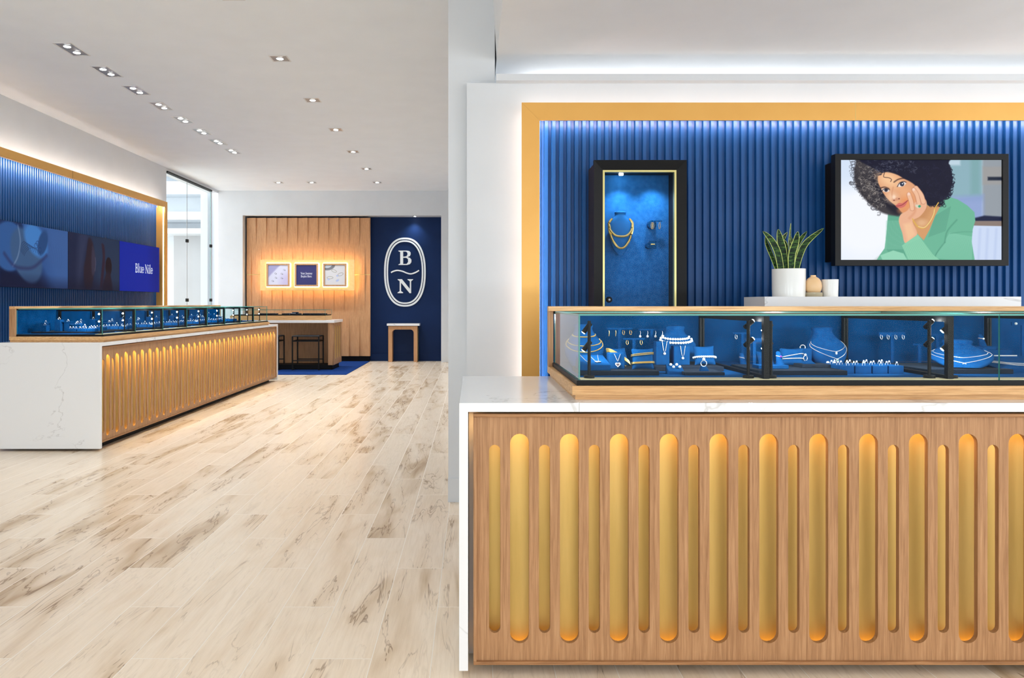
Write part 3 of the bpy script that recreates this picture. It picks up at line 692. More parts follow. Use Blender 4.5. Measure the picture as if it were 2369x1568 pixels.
    # face
    c.poly([(672, 330), (760, 296), (870, 320), (975, 368), (1080, 400), (1170, 480), (1190, 620), (1170, 720), (1080, 780), (1000, 800), (945, 765), (880, 695), (800, 630), (740, 560), (700, 490), (665, 410)], (226, 164, 122), 8)
    c.ell(790, 380, 130, 80, (250, 202, 156), .5, 1.2, .9); c.ell(830, 590, 70, 60, (250, 210, 176), .6, 1.2, .7)
    c.ell(1000, 640, 70, 90, (238, 150, 90), .4, 1.2, .7); c.ell(970, 520, 80, 60, (240, 178, 130), .4, 1.2, .7)
    c.ell(960, 740, 60, 40, (226, 150, 100), 0, 1.2, .7)
    c.poly([(1090, 470), (1180, 540), (1230, 700), (1150, 760), (1110, 600)], (150, 96, 68), 30, .5)
    # features
    c.stroke([(690, 480), (740, 468), (790, 486)], 13, (70, 48, 44), 10, .85, True)
    c.stroke([(850, 410), (900, 378), (960, 366), (1000, 374)], 14, (70, 48, 44), 12, .85, True)
    c.ell(752, 504, 44, 22, (236, 222, 214), .15, .3); c.ell(757, 502, 21, 21, (46, 48, 64), 0, .3)
    c.stroke([(710, 512), (745, 484), (800, 500)], 8, (42, 32, 38), 6, .9, True)
    c.ell(938, 436, 52, 26, (240, 228, 222), -.35, .3); c.ell(943, 434, 25, 25, (44, 50, 70), 0, .3); c.ell(948, 428, 7, 7, (230, 240, 250))
    c.stroke([(888, 464), (915, 420), (960, 404), (990, 412)], 9, (40, 30, 36), 6, .9, True)
    c.stroke([(840, 470), (826, 540), (835, 606)], 12, (206, 140, 104), 16, .6, True)
    c.ell(870, 612, 44, 20, (212, 148, 116), -.2, .8, .8); c.ell(850, 622, 10, 7, (120, 66, 56), 0, .6); c.ell(908, 604, 10, 7, (130, 74, 60), 0, .6)
    c.ell(848, 585, 20, 24, (255, 224, 198), 0, 1, .8)
    c.poly([(868, 690), (905, 655), (945, 655), (1010, 620), (975, 690), (915, 712)], (214, 112, 104), 8)
    c.stroke([(872, 690), (940, 678), (1012, 622)], 6, (120, 50, 50), 5, .9, True)
    # right side of the hair, over the face
    c.poly([(440, 100), (700, 300), (660, 330), (760, 292), (880, 318), (960, 366), (1060, 420), (1130, 490), (1210, 620), (1235, 670), (1290, 690), (1400, 640), (1480, 560), (1525, 430), (1520, 300), (1485, 190), (1440, 90)], (26, 26, 46), 14)
    for i in range(150):
        x = rs.uniform(560, 1100); y = rs.uniform(138, 300)
        r = rs.uniform(8, 22); a = rs.uniform(0, 360); c.stroke(arc(x, y, r, r*.7, a, a+rs.uniform(120, 240), 6), rs.uniform(2.5, 4.5), rs.choice([(110, 118, 140), (70, 76, 100), (150, 156, 170), (20, 20, 36)]), 4, .5)
    for i in range(130):
        th = rs.uniform(-1.5, 1.35); x = 1270+250*math.cos(th)*rs.uniform(.93, 1.1); y = 400+290*math.sin(th)
        r = rs.uniform(12, 26); a = rs.uniform(0, 360); c.stroke(arc(x, y, r, r*.8, a, a+rs.uniform(160, 280), 8), rs.uniform(5, 8), (28, 28, 48), 4, .9)
    for i in range(60):
        x = rs.uniform(1120, 1480); y = rs.uniform(200, 600); r = rs.uniform(14, 26); a = rs.uniform(0, 360)
        c.stroke(arc(x, y, r, r*.8, a, a+180, 7), 4, (46, 48, 78), 4, .5)
    c.stroke([(740, 300), (730, 350), (790, 360), (820, 380), (810, 405)], 8, (60, 40, 46), 5, .9, True)
    for i in range(30):
        x = rs.uniform(1240, 1440); y = rs.uniform(640, 690); c.stroke(arc(x, y, 18, 16, rs.uniform(0, 360), 400, 8), 5, (26, 26, 44), 4, .8)
    # hand and forearm
    c.poly([(905, 850), (930, 785), (1000, 745), (1045, 690), (1100, 645), (1190, 600), (1228, 640), (1220, 720), (1150, 810), (1075, 850), (1070, 890), (1118, 1022), (985, 1122), (945, 1000), (918, 920)], (236, 180, 146), 7)
    for pts, w in (([(1190, 640), (1165, 560), (1105, 480)], 54), ([(1140, 660), (1115, 560), (1078, 500)], 46), ([(1062, 720), (1050, 640), (1022, 556)], 50)):
        c.stroke(pts, w+5, (176, 112, 84), 8, .75, True); c.stroke(pts, w-4, (242, 190, 156), 6, 1, True)
    c.ell(1022, 548, 15, 18, (250, 214, 196), -.3, .6); c.ell(1078, 496, 14, 17, (250, 214, 196), -.5, .6)
    c.stroke([(1095, 700), (1090, 760), (1030, 830)], 20, (214, 146, 108), 30, .6, True)
    c.poly([(960, 900), (1050, 880), (1100, 1020), (1010, 1100)], (250, 206, 160), 40, .6, False)
    c.ell(1130, 692, 34, 20, (220, 214, 190), .3, .3); c.ell(1146, 692, 16, 15, (70, 160, 120), 0, .3)
    # cuff and sleeve
    c.poly([(942, 1148), (1125, 1020), (1200, 1115), (1300, 1250), (1400, 1330), (1020, 1330)], (140, 208, 174), 6, smooth=False)
    for i in range(14): c.stroke([(960+i*17, 1150+i*2-i*9), (1020+i*24, 1320-i*3)], 3, (112, 182, 150), 4, .6)
    c.poly([(690, 1262), (840, 1205), (960, 1240), (1010, 1325), (720, 1325)], (150, 214, 184), 8, smooth=False)
    # necklace
    c.stroke([(1366, 650), (1325, 720), (1310, 790), (1262, 880), (1200, 942), (1130, 930), (1082, 870), (1066, 838)], 13, (226, 178, 84), 5, 1, True)
    c.stroke([(1320, 730), (1308, 790), (1262, 878), (1202, 938), (1132, 926)], 5, (255, 240, 190), 5, .9, True)
    return c
def screen_moon():
    rs = random.Random(5)
    c = Canvas(270, 150, 0, 0, 900, 500, (44, 78, 134))
    c.poly([(-50, 300), (500, 380), (700, 560), (-50, 560)], (14, 22, 52), 160, smooth=False)
    c.poly([(560, -50), (950, -50), (950, 560), (680, 560)], (58, 92, 148), 160, .8, False)
    c.ell(40, 110, 260, 230, (26, 44, 84), 0, .1); c.ell(120, 190, 190, 190, (46, 84, 140), 0, .12)
    c.ell(330, 250, 240, 170, (56, 84, 122), .9, .15)
    c.ell(450, 120, 170, 110, (62, 118, 184), .6, .3); c.ell(540, 130, 60, 110, (36, 68, 116), .4, .3)
    for k in range(6): c.stroke(arc(300+k*22, 250+k*8, 60+k*12, 110, 200, 330, 10), 4, (24, 38, 70), 4, .7)
    c.stroke([(220, 20), (250, 140), (220, 260), (160, 340)], 12, (140, 160, 190), 14, .5, True)
    c.stroke([(60, 250), (170, 335), (300, 350), (430, 330), (590, 230)], 26, (40, 44, 84), 26, .7, True)
    for x, y in ((450, 160), (500, 190), (470, 140)): c.stroke(arc(x, y, 22, 20, 0, 330, 10), 5, (28, 52, 98), 4, .8)
    for k in range(5): c.stroke([(640+k*40, 120+k*12), (690+k*30, 240+k*8), (700+k*20, 330)], 3, (38, 66, 116), 3, .5, True)
    c.poly([(-50, 430), (950, 450), (950, 560), (-50, 560)], (16, 22, 50), 120, .6, False); return c
def screen_hands():
    c = Canvas(270, 150, 0, 0, 900, 500, (26, 34, 62))
    c.poly([(320, -50), (950, -50), (950, 560), (500, 560)], (32, 48, 74), 140, smooth=False)
    c.poly([(180, -50), (330, -50), (250, 250), (150, 500)], (50, 58, 86), 90, .6)
    c.poly([(330, 30), (400, 60), (430, 180), (420, 340), (380, 480), (270, 480), (250, 320), (290, 180)], (38, 28, 40), 26)
    c.poly([(400, 90), (450, 200), (440, 330), (390, 360), (380, 200)], (52, 48, 66), 30)
    c.poly([(560, 60), (610, 80), (625, 200), (600, 360), (560, 480), (530, 480), (560, 300), (580, 180)], (44, 30, 46), 18)
    c.ell(690, 270, 60, 90, (28, 18, 26), 0, .12); c.poly([(640, 340), (720, 340), (760, 560), (560, 560)], (34, 26, 40), 30)
    c.stroke([(445, 200), (455, 260), (440, 320)], 8, (120, 116, 140), 12, .5, True)
    c.poly([(-50, 420), (950, 440), (950, 560), (-50, 560)], (16, 18, 38), 100, .5, False); return c
def screen_brand():
    c = Canvas(460, 250, 0, 0, 900, 500, (6, 34, 150))
    c.poly([(700, -50), (950, -50), (950, 560), (760, 560)], (4, 26, 116), 260, .7, False)
    write(c, 'Blue Nile', 330, 300, 92, (226, 232, 246), 1.12); return c

# video wall on the left panel
for i, (y0, cvf, lab, st) in enumerate(((8.052, screen_moon, 'dim wall screen showing blue moon shapes, nearest of the left row', 1.0), (9.428, screen_hands, 'dark wall screen showing raised hands and figures, middle of the left row', 1.0),
                              (10.804, screen_brand, 'bright royal blue wall screen with white lettering, left row', 1.0))):
    w, h = 1.374, 0.743; r = thing('wall_screen', lab, 'screen', (-5.22, y0+w/2, 1.7985), (0, 0, PI/2), 'video screens on the left fluted wall')
    MB().box(-w/2, w/2, 0.0015, 0.06, -h/2, h/2).build('screen_body', M['blackmat'], r)
    MB().box(-0.3, 0.3, 0.06, 0.125, -0.2, 0.2).build('wall_bracket', M['black'], r)
    cvf().mesh('screen_picture', w-0.004, h-0.004, picture_mat('screen_image_%d' % i, st), r)
# framed monitor on the right panel
def frame4(x0, x1, z0, z1, w, y0, y1, splay=0.0):
    m = MB()
    O = [(x0, z0), (x1, z0), (x1, z1), (x0, z1)]; I = [(x0+w, z0+w), (x1-w, z0+w), (x1-w, z1-w), (x0+w, z1-w)]
    for i in range(4):
        j = (i+1) % 4
        v = [(O[i][0], y0, O[i][1]), (O[j][0], y0, O[j][1]), (I[j][0], y0+splay, I[j][1]), (I[i][0], y0+splay, I[i][1]),
             (O[i][0], y1, O[i][1]), (O[j][0], y1, O[j][1]), (I[j][0], y1, I[j][1]), (I[i][0], y1, I[i][1])]
        m.add(v, [(0, 1, 2, 3), (7, 6, 5, 4), (0, 4, 5, 1), (2, 6, 7, 3), (1, 5, 6, 2), (0, 3, 7, 4)])
    return m
YM = 4.28; mx0, mx1, mz1, mz0 = px(1932.3, YM), px(2333.7, YM), pz(355.8, YM), pz(614.3, YM)
mon = thing('wall_monitor', 'lit monitor in black frame showing a curly-haired woman in a green sweater', 'monitor', ((mx0+mx1)/2, YM, (mz0+mz1)/2))
hw, hh = (mx1-mx0)/2, (mz1-mz0)/2
frame4(-hw, hw, -hh, hh, 0.034, 0, 0.05).build('monitor_frame', M['black'], mon)
MB().box(-hw+0.035, hw-0.035, 0.016, 0.05, -hh+0.035, hh-0.035).build('monitor_body', M['blackmat'], mon)
MB().box(-hw+0.03, hw-0.03, 0.05, 0.19, -hh+0.03, hh-0.03).build('monitor_box', M['blackmat'], mon)
YS = YM+0.012
o = portrait().mesh('screen_picture', px(2318, YS)-px(1945, YS), pz(366, YS)-pz(603, YS), picture_mat('portrait_image', 1.0), mon, 0)
o.location = ((px(2318, YS)+px(1945, YS))/2-mon.location.x, 0.012, (pz(366, YS)+pz(603, YS))/2-mon.location.z)

# tall framed wall showcase
YF = 4.22; sx0, sx1, sz1 = px(1374.3, YF), px(1589, YF), pz(370, YF); sz0 = 0.95
sh = thing('wall_showcase', 'tall black framed jewellery showcase let into the navy fluted wall', 'display case', ((sx0+sx1)/2, YF, sz0))
def at(m, r): m.v = [tuple(Vector(p)-Vector(r.location)) for p in m.v]; return m
at(frame4(sx0, sx1, sz0, sz1, 0.055, YF, 4.25, 0.022), sh).build('black_frame', M['black'], sh)
at(frame4(sx0+0.0545, sx1-0.0545, sz0+0.0545, sz1-0.0545, 0.011, YF+0.021, 4.27), sh).build('gold_inner_frame', M['gold_strip'], sh)
ix0, ix1, iz1, iz0 = sx0+0.066, sx1-0.066, sz1-0.066, sz0+0.066
at(MB().box(sx0+0.001, ix0-0.01, 4.2505, 4.43, sz0, sz1-0.02).box(ix1+0.01, sx1-0.001, 4.2505, 4.43, sz0, sz1-0.02).box(ix0-0.01, ix1+0.01, 4.2505, 4.43, iz1+0.01, sz1-0.02).box(ix0-0.01, ix1+0.01, 4.2505, 4.43, sz0, iz0-0.01), sh).build('case_sides', M['black'], sh)
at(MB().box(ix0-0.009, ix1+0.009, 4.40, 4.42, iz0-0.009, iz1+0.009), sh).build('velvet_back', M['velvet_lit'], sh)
at(MB().pane(ix0, ix1, 4.252, 4.257, iz0, iz1), sh).build('glass_pane', [M['glass'], M['gedge']], sh)
for X in (px(1437, 4.33), px(1515, 4.33)):
    if X < px(1500, 4.33): at(MB().lathe([(0.012, -0.003), (0.014, 0.006)], (X, 4.33, iz1), 20), sh).build('puck_light', M['lens'], sh, smooth=True)
    spot((X, 4.29, iz1-0.012), (X, 4.42, 1.35), 5.0, 100, 1.0, (0.92, 0.96, 1), 0.01)
lk = P(1409, 693, 4.249)
at(MB().tube([(lk[0], 4.256, lk[2]), (lk[0], 4.244, lk[2]), (lk[0], 4.236, lk[2])], [0.018, 0.018, 0.015], 24), sh).build('lock', M['black'], sh, smooth=True)
at(MB().tube([(lk[0], 4.2358, lk[2]), (lk[0], 4.234, lk[2])], 0.006, 16), sh).build('lock_core', M['alu'], sh, smooth=True)

# ------------------------------------------------------------------ credenza with plant, vase and cup
YC = 3.92
cz = pz(686, YC); c0, c1 = px(1769, YC), px(2363, YC)
cr = thing('back_credenza', 'white quartz-topped low cabinet in front of the navy fluted wall', 'cabinet', (c0, YC, 0))
at(MB().box(c0, c1, YC, YC+0.30, cz-0.060, cz), cr).build('stone_top', M['quartz'], cr, bevel=0.0015)
at(MB().box(c0, c0+0.03, YC, YC+0.30, 0.06, cz-0.0605).box(c1-0.03, c1, YC, YC+0.30, 0.06, cz-0.0605), cr).build('stone_side', M['quartz'], cr)
at(MB().box(c0+0.031, c1-0.031, YC+0.02, YC+0.295, 0.10, cz-0.061), cr).build('cabinet_body', M['oak'], cr)
for k in range(3):
    w3 = (c1-c0-0.064)/3; at(MB().box(c0+0.032+k*w3+0.003, c0+0.032+(k+1)*w3-0.003, YC+0.004, YC+0.0195, 0.11, cz-0.07), cr).build('cabinet_door', M['oak'], cr)
at(MB().box(c0+0.05, c1-0.05, YC+0.03, YC+0.28, 0.0, 0.0995), cr).build('toe_kick', M['blackmat'], cr)
yp = YC+0.13; pcx = px(1824.5, yp); pr = 36.5*yp/F; ph = pz(620.5, yp-pr)-cz
pot = thing('potted_snake_plant', 'snake plant with dark banded leaves in a large white pot', 'potted plant', (pcx, yp, cz))
MB().lathe([(pr*0.97, 0.0), (pr*0.99, ph*0.3), (pr, ph), (pr*0.95, ph), (pr*0.93, ph*0.85), (0.001, ph*0.85)], n=48).build('pot', M['ceramic'], pot, smooth=True)
MB().lathe([(pr*0.92, ph*0.86), (0.001, ph*0.89)], n=24).build('soil', M['soil'], pot, smooth=True)
def leaf(pts, wid, dy, twist):
    """pts in crop px (origin 1740,500, 7.127/px); wid list of half widths in crop px"""
    C = spline([(x, y) for x, y in pts], False, 6); n = len(C); m = MB(); v = []
    for i, (cx, cy) in enumerate(C):
        t = i/(n-1); a = C[max(i-1, 0)]; b = C[min(i+1, n-1)]
        dx, dy_ = b[0]-a[0], b[1]-a[1]; L = math.hypot(dx, dy_)+1e-9; nx, ny = -dy_/L, dx/L
        w = wid*(1-0.25*(1-t)**2)*(max(0.0, 1-t**3.2))**0.8; w = max(w, 0.8); th = twist*(t-0.2)
        for s_, e in ((-1, 0), (-0.84, 0), (-0.45, -.13), (0, -.2), (0.45, -.13), (0.84, 0), (1, 0)):
            off = s_*w; X = 1740+(cx+nx*off*math.cos(th))/7.127; Z = 500+(cy+ny*off*math.cos(th))/7.127
            Yd = yp+dy*(0.3+t)+(off*math.sin(th)-e*w)/7.127*yp/F
            q = P(X, Z, yp); v.append((q[0]-pcx, Yd-yp, q[2]-cz))
    f0 = []; fe = []
    for i in range(n-1):
        for k in range(6):
            q = (i*7+k, i*7+k+1, i*7+7+k+1, i*7+7+k); (fe if k in (0, 5) else f0).append(q)
    m.add(v, f0, 0); m2 = MB(); m.f += fe; m.mi += [1]*len(fe)
    o = m.build('leaf', [M['leaf'], M['leaf_edge']], pot, smooth=True)
    s = o.modifiers.new('thick', 'SOLIDIFY'); s.thickness = 0.0028; return o
leaf([(600, 940), (590, 500), (560, 380), (660, 245)], 52, 0.05, 0.4)
leaf([(690, 940), (730, 600), (720, 420), (700, 300)], 40, 0.045, 0.8)
leaf([(680, 940), (740, 560), (830, 400), (975, 232)], 50, 0.04, -0.5)
leaf([(450, 940), (345, 640), (280, 450), (270, 330)], 40, 0.03, 0.3)
leaf([(480, 940), (420, 620), (310, 400), (165, 250)], 66, -0.01, 0.25)
leaf([(545, 940), (505, 600), (470, 420), (432, 212)], 84, 0.0, 0.15)
leaf([(640, 940), (660, 560), (640, 420), (668, 108)], 36, 0.02, 1.0)
leaf([(630, 940), (630, 640), (680, 430), (702, 262)], 70, -0.03, -0.2)
leaf([(700, 940), (760, 640), (860, 430), (1120, 208)], 60, -0.035, -0.35)
ye = YC+0.11; r_ = 19.5*ye/F; hz = (686-636)*ye/F
vs = thing('round_vase', 'small round peach vase on a low glass dish between pot and cup', 'vase', (px(1881.5, ye), ye, cz))
MB().lathe([(r_*0.97, 0), (r_*1.02, 0.004), (r_*1.02, hz*0.2), (r_*0.96, hz*0.2), (r_*0.94, 0.006), (0.001, 0.006)], n=40).build('glass_dish', M['taupe'], vs, smooth=True)
pf = [(r_*0.6, 0.0065)]+[(r_*0.95*math.sin(a)**0.85, 0.0065+hz*0.44*(1-math.cos(a))) for a in [0.5+i*(2.55-0.5)/14 for i in range(15)]]+[(r_*0.3, hz*0.93), (r_*0.29, hz), (r_*0.22, hz), (r_*0.2, hz*0.9)]
MB().lathe(pf, n=40).build('vase_body', M['peach'], vs, smooth=True)
rc = 18.3*ye/F; hc = (686-646)*ye/F
single('white_cup', MB().lathe([(rc*0.95, 0), (rc, hc), (rc*0.93, hc), (rc*0.9, 0.01), (0.001, 0.01)], (px(1920, ye), ye, cz), 40), M['ceramic'], 'plain white cup at the right of the small peach vase', 'cup', (px(1920, ye), ye, cz), smooth=True)
# ------------------------------------------------------------------ the far end: board wall, picture panel, logo, console, island table
def board_wall():
    YB = 15.60; x0, x1 = px(571, YB), px(856.8, YB); p = 0.2205
    zt, zm, zb = pz(504, YB), 1.855, pz(823.4, YB)
    A0, B0 = px(592.6, YB), px(605.2, YB)
    xs = sorted([x0, x1]+[A0+k*p for k in range(-3, 16) if x0 < A0+k*p < x1]+[B0+k*p for k in range(-3, 16) if x0 < B0+k*p < x1])
    r = thing('board_wall_panel', 'oak wall panel of twisted vertical boards at the far end', 'wall panel', ((x0+x1)/2, YB, zb))
    d = 0.034
    def saw(x, o, side):
        f = ((x-o)/p) % 1.0
        if side < 0 and f < 1e-4: f = 1.0
        if side > 0 and f > 1-1e-4: f = 0.0
        return f
    for name, za, zc, first in (('upper_boards', zt, zm+0.006, 'A'), ('lower_boards', zm-0.006, zb, 'B')):
        m = MB(); N = 14; prev = None
        def dep(x, t, side):
            wa, wb = max(0, 1-2*t), max(0, 2*t-1)
            oa, ob = (A0, B0) if first == 'A' else (B0, A0)
            return YB-d*(wa*saw(x, oa, side)+wb*saw(x, ob, side))
        for a, b in zip(xs[:-1], xs[1:]):
            i0 = len(m.v)
            for k in range(N+1):
                t = k/N; z = za+(zc-za)*t
                m.v += [(a, dep(a+1e-6, t, 1), z), (b, dep(b-1e-6, t, -1), z)]
            for k in range(N):
                q = i0+2*k; m.f.append((q, q+1, q+3, q+2)); m.mi.append(0)
                if prev is not None: w = prev+2*k+1; m.f.append((w, q, q+2, w+2)); m.mi.append(0)
            prev = i0
        m.box(x0, x1, YB+0.001, YB+0.03, min(za, zc), max(za, zc))
        at(m, r).build(name, M['oak_w'], r)
    at(MB().box(x0, x1, YB-0.002, YB+0.03, zm-0.0055, zm+0.0055), r).build('brass_reveal', M['gold_strip'], r)
    at(MB().box(x0+0.02, x1-0.03, YB+0.031, 15.765, 0.0, zt), r).build('backing_frame', M['blackmat'], r)
board_wall()
tag(MB().box(-5.36, -2.195, 12.70, 15.60, 0.0005, 0.010).build('blue_carpet', M['carpet']), 'deep blue carpet under the island table and stool', 'carpet')

YL = 15.40
lx0, lx1, lz1, lz0 = px(602, YL), px(820, YL), pz(600.6, YL), pz(671.6, YL)
lb = thing('picture_light_panel', 'glowing gold panel holding three framed pictures on the oak board wall', 'light panel', ((lx0+lx1)/2, YL, (lz0+lz1)/2))
at(MB().box(lx0, lx1, YL, YL+0.012, lz0, lz1), lb).build('gold_panel', M['panel_glow'], lb)
at(MB().box(lx0+0.06, lx1-0.06, YL+0.013, YL+0.16, lz0+0.06, lz1-0.06), lb).build('mounting_box', M['oak_w'], lb)
for b_ in ((lx0+0.02, lx1-0.02, lz1-0.035, lz1-0.02), (lx0+0.02, lx1-0.02, lz0+0.02, lz0+0.035), (lx0+0.02, lx0+0.035, lz0+0.04, lz1-0.04), (lx1-0.035, lx1-0.02, lz0+0.04, lz1-0.04)):
    at(MB().box(b_[0], b_[1], YL+0.0125, YL+0.02, b_[2], b_[3]), lb).build('light_strip', M['led_o'], lb)
def poster(i):
    if i == 0:
        c = Canvas(150, 150, 0, 0, 100, 100, (212, 212, 232)); c.poly([(0, 0), (60, 0), (0, 62)], (160, 158, 200), 8, smooth=False); c.ell(100, 90, 40, 50, (196, 188, 222), 0, .9)
        for x, y in ((36, 42), (68, 44), (80, 24), (38, 64), (68, 66), (22, 80)):
            c.stroke(arc(x, y, 4, 3.4, 40, 330, 8), 1.2, (120, 120, 140)); c.ell(x+4, y+2, 2.6, 2.6, (70, 74, 100), 0, .5); c.ell(x+3, y+1, 1.2, 1.2, (250, 250, 255))
    elif i == 1:
        c = Canvas(260, 260, 0, 0, 100, 100, (44, 44, 104))
        for t, y in (('Your Journey', 47), ('Begins Here.', 62)): write(c, t, 50-text_w(t, 10.5, .98)/2, y, 10.5, (236, 236, 246), .98)
    else:
        c = Canvas(150, 150, 0, 0, 100, 100, (214, 213, 216)); c.ell(6, -8, 46, 34, (120, 122, 130), .2, .1); c.ell(4, -10, 34, 24, (196, 206, 216), .2, .1)
        for x, y, rx, ry, rt in ((46, 30, 13, 6, 20), (78, 47, 14, 7, -20), (26, 64, 15, 6, 0)):
            c.stroke([(x+a*math.cos(math.radians(rt))-b*math.sin(math.radians(rt)), y+a*math.sin(math.radians(rt))+b*math.cos(math.radians(rt))) for a, b in arc(0, 0, rx, ry, 0, 360, 18)], 1.8, (140, 138, 120))
        for x, y in ((62, 54), (18, 72), (60, 80), (66, 76)): c.ell(x, y, 4.5, 4, (140, 160, 220), 0, .6); c.ell(x, y, 1.8, 1.8, (240, 246, 255), 0, .6)
    return c
for i, (a, b) in enumerate(((615.9, 670.0), (681.4, 735.9), (747.2, 801.7))):
    Yf = YL-0.05; fx0, fx1, fz1, fz0 = px(a, Yf), px(b, Yf), pz(608.9, Yf), pz(662.7, Yf)
    f = thing('framed_picture', ['oak framed lilac picture of scattered rings, first on the glowing panel', 'oak framed navy sign with two lines of white lettering', 'oak framed pale picture of gold rings and blue stones, nearest the navy wall'][i], 'picture',
              ((fx0+fx1)/2, Yf, (fz0+fz1)/2), group='framed pictures on the glowing panel')
    hw, hh = (fx1-fx0)/2, (fz1-fz0)/2
    frame4(-hw, hw, -hh, hh, 0.036, 0, 0.035).build('picture_frame', M['oak_w'], f)
    MB().box(-hw+0.036, hw-0.036, 0.016, 0.034, -hh+0.036, hh-0.036).build('picture_board', M['blackmat'], f)
    poster(i).mesh('picture_sheet', 2*hw-0.074, 2*hh-0.074, picture_mat('poster_%d' % i, 0, 0.5), f, 0.0145)
    q = hw+0.004
    for b_ in ((-q, q, hh-0.004, hh+0.014), (-q, q, -hh-0.014, -hh+0.004), (hw-0.004, hw+0.018, -hh, hh), (-hw-0.010, -hw+0.004, -hh, hh)):
        MB().box(b_[0], b_[1], 0.036, 0.046, b_[2], b_[3]).build('light_strip', M['led_panel'], f)

# oval logo
def oval(cx, cz, a, b, n=96, e=2.35): return [(cx+a*math.copysign(abs(math.cos(t))**(2/e), math.cos(t)), cz+b*math.copysign(abs(math.sin(t))**(2/e), math.sin(t))) for t in [2*PI*i/n for i in range(n)]]
u = 15.78/F/4.239   # metres per crop pixel (origin 860,490)
def L8(x, y): return ((860+x/4.239-CX)*15.78/F-lgx, EYE-(490+y/4.239-CY)*15.78/F-lgz)
lgx, lgz = px(860+326/4.239, 15.78), pz(490+591/4.239, 15.78)
lg = thing('oval_wall_logo', 'white double oval logo with two serif letters and a wave on the navy wall', 'sign', (lgx, 15.765, lgz))
for a, b, w in ((204, 338, 17), (180, 312, 15)):
    flat_mesh('oval_ring', [oval(0, 0, a*u, b*u), oval(0, 0, (a-w)*u, (b-w)*u)], 0.012, M['logo'], lg)
def poly8(pts): return [L8(x, y) for x, y in pts]
Bo = [(262, 380), (345, 380), (368, 384), (381, 397), (382, 418), (374, 434), (352, 444), (376, 452), (390, 470), (389, 494), (376, 512), (348, 521), (262, 521), (262, 516), (280, 507), (280, 394), (262, 386)]
Bh1 = [(309, 389), (338, 390), (350, 402), (351, 420), (341, 436), (309, 440)]; Bh2 = [(309, 450), (340, 451), (356, 464), (357, 492), (343, 510), (309, 511)]
flat_mesh('letter_b', [poly8(Bo), poly8(Bh1), poly8(Bh2)], 0.012, M['logo'], lg)
No = [(255, 660), (297, 660), (374, 755), (374, 680), (352, 666), (352, 660), (406, 660), (406, 665), (387, 680), (387, 797), (372, 797), (288, 694), (288, 776), (308, 790), (308, 797), (254, 797), (254, 791), (275, 777), (275, 680), (255, 666)]
flat_mesh('letter_n', [poly8(No)], 0.012, M['logo'], lg)
wv = spline([(190, 596), (210, 584), (250, 574), (300, 582), (345, 600), (385, 608), (430, 594), (464, 574)], False, 6)
up, dn = [], []
for i, (x, y) in enumerate(wv):
    a = wv[max(i-1, 0)]; b = wv[min(i+1, len(wv)-1)]; L = math.hypot(b[0]-a[0], b[1]-a[1]); nx, ny = -(b[1]-a[1])/L, (b[0]-a[0])/L
    up.append((x+nx*6.5, y+ny*6.5)); dn.append((x-nx*6.5, y-ny*6.5))
flat_mesh('wave_line', [poly8(up+dn[::-1])], 0.012, M['logo'], lg)

# console table
Yk = 15.50; kx0, kx1, kz = px(898.3, Yk), px(965.8, Yk), pz(754.5, Yk)
ct = thing('console_table', 'small oak arch table with white stone top against the navy wall', 'table', ((kx0+kx1)/2, Yk, 0))
hw = (kx1-kx0)/2; lw = 0.098; rr = 0.07
def arch(w, h, lw, th, r):
    inner = [(-w+lw, 0)]+[(-w+lw+r+r*math.cos(a), h-th-r+r*math.sin(a)) for a in [PI-PI/2*i/8 for i in range(9)]]+[(w-lw-r+r*math.cos(a), h-th-r+r*math.sin(a)) for a in [PI/2-PI/2*i/8 for i in range(9)]]+[(w-lw, 0)]
    return [(-w, 0), (-w, h), (w, h), (w, 0)]+inner[::-1]
flat_mesh('arch_frame', [arch(hw, kz, lw*0.82, 0.07, rr)], 0.235, M['oak_w'], ct, loc=(0, 0.119, 0))
MB().box(hw+0.0005, hw+0.008, 0.02, 0.22, 0.0, kz-0.002).build('side_inlay', M['blackmat'], ct)
MB().box(hw+0.0081, hw+0.010, 0.10, 0.13, 0.0, kz-0.03).build('brass_line', M['gold_strip'], ct)
MB().box(-hw-0.010, -hw-0.0005, 0.02, 0.22, 0.0, kz-0.002).build('side_inlay', M['blackmat'], ct)
MB().box(-hw-0.028, hw+0.045, -0.03, 0.25, kz+0.0105, kz+0.058).build('stone_top', M['quartz'], ct, bevel=0.002)
MB().box(-hw-0.012, hw+0.012, 0.0, 0.24, kz+0.0005, kz+0.010).build('top_shadow_gap', M['blackmat'], ct)

# island table
Y1 = 13.50
it = thing('island_table', 'white topped oak island table with gold slots beyond the left counter', 'table', (-3.6, Y1, 0.010))
tz = pz(740.7, Y1); X1 = px(773, Y1)
at(MB().box(-4.75, X1, Y1, 14.40, tz-0.048, tz), it).build('stone_top', M['quartz'], it, bevel=0.002)
wx0, wx1 = px(759, Y1+0.03), px(771.5, Y1+0.03); wf, wb = Y1+0.03, 14.36
at(MB().box(wx0, wx1-0.012, wf, wb, 0.10, tz-0.0485), it).build('end_wing', M['oak'], it)
ns = []
for k in range(3):
    cy = wf+0.22+k*0.21; ns.append(stadium(cy-wf, 0.12, 0.10, tz-0.048-0.10-0.05))
o = flat_mesh('slotted_end', [rect(0, wb-wf, 0, tz-0.048-0.1005)]+ns, 0.012, M['oak'], it, loc=(wx1-0.006-it.location.x, wf-Y1, 0.10-0.010)); o.rotation_euler = (0, 0, PI/2)
at(MB().box(wx1-0.0118, wx1-0.0085, wf+0.05, wb-0.05, 0.15, tz-0.1), it).build('brass_backing', M['brass'], it)
at(MB().box(-4.70, wx0-0.0005, 14.02, wb, 0.10, tz-0.0485), it).build('table_body', M['oak'], it)
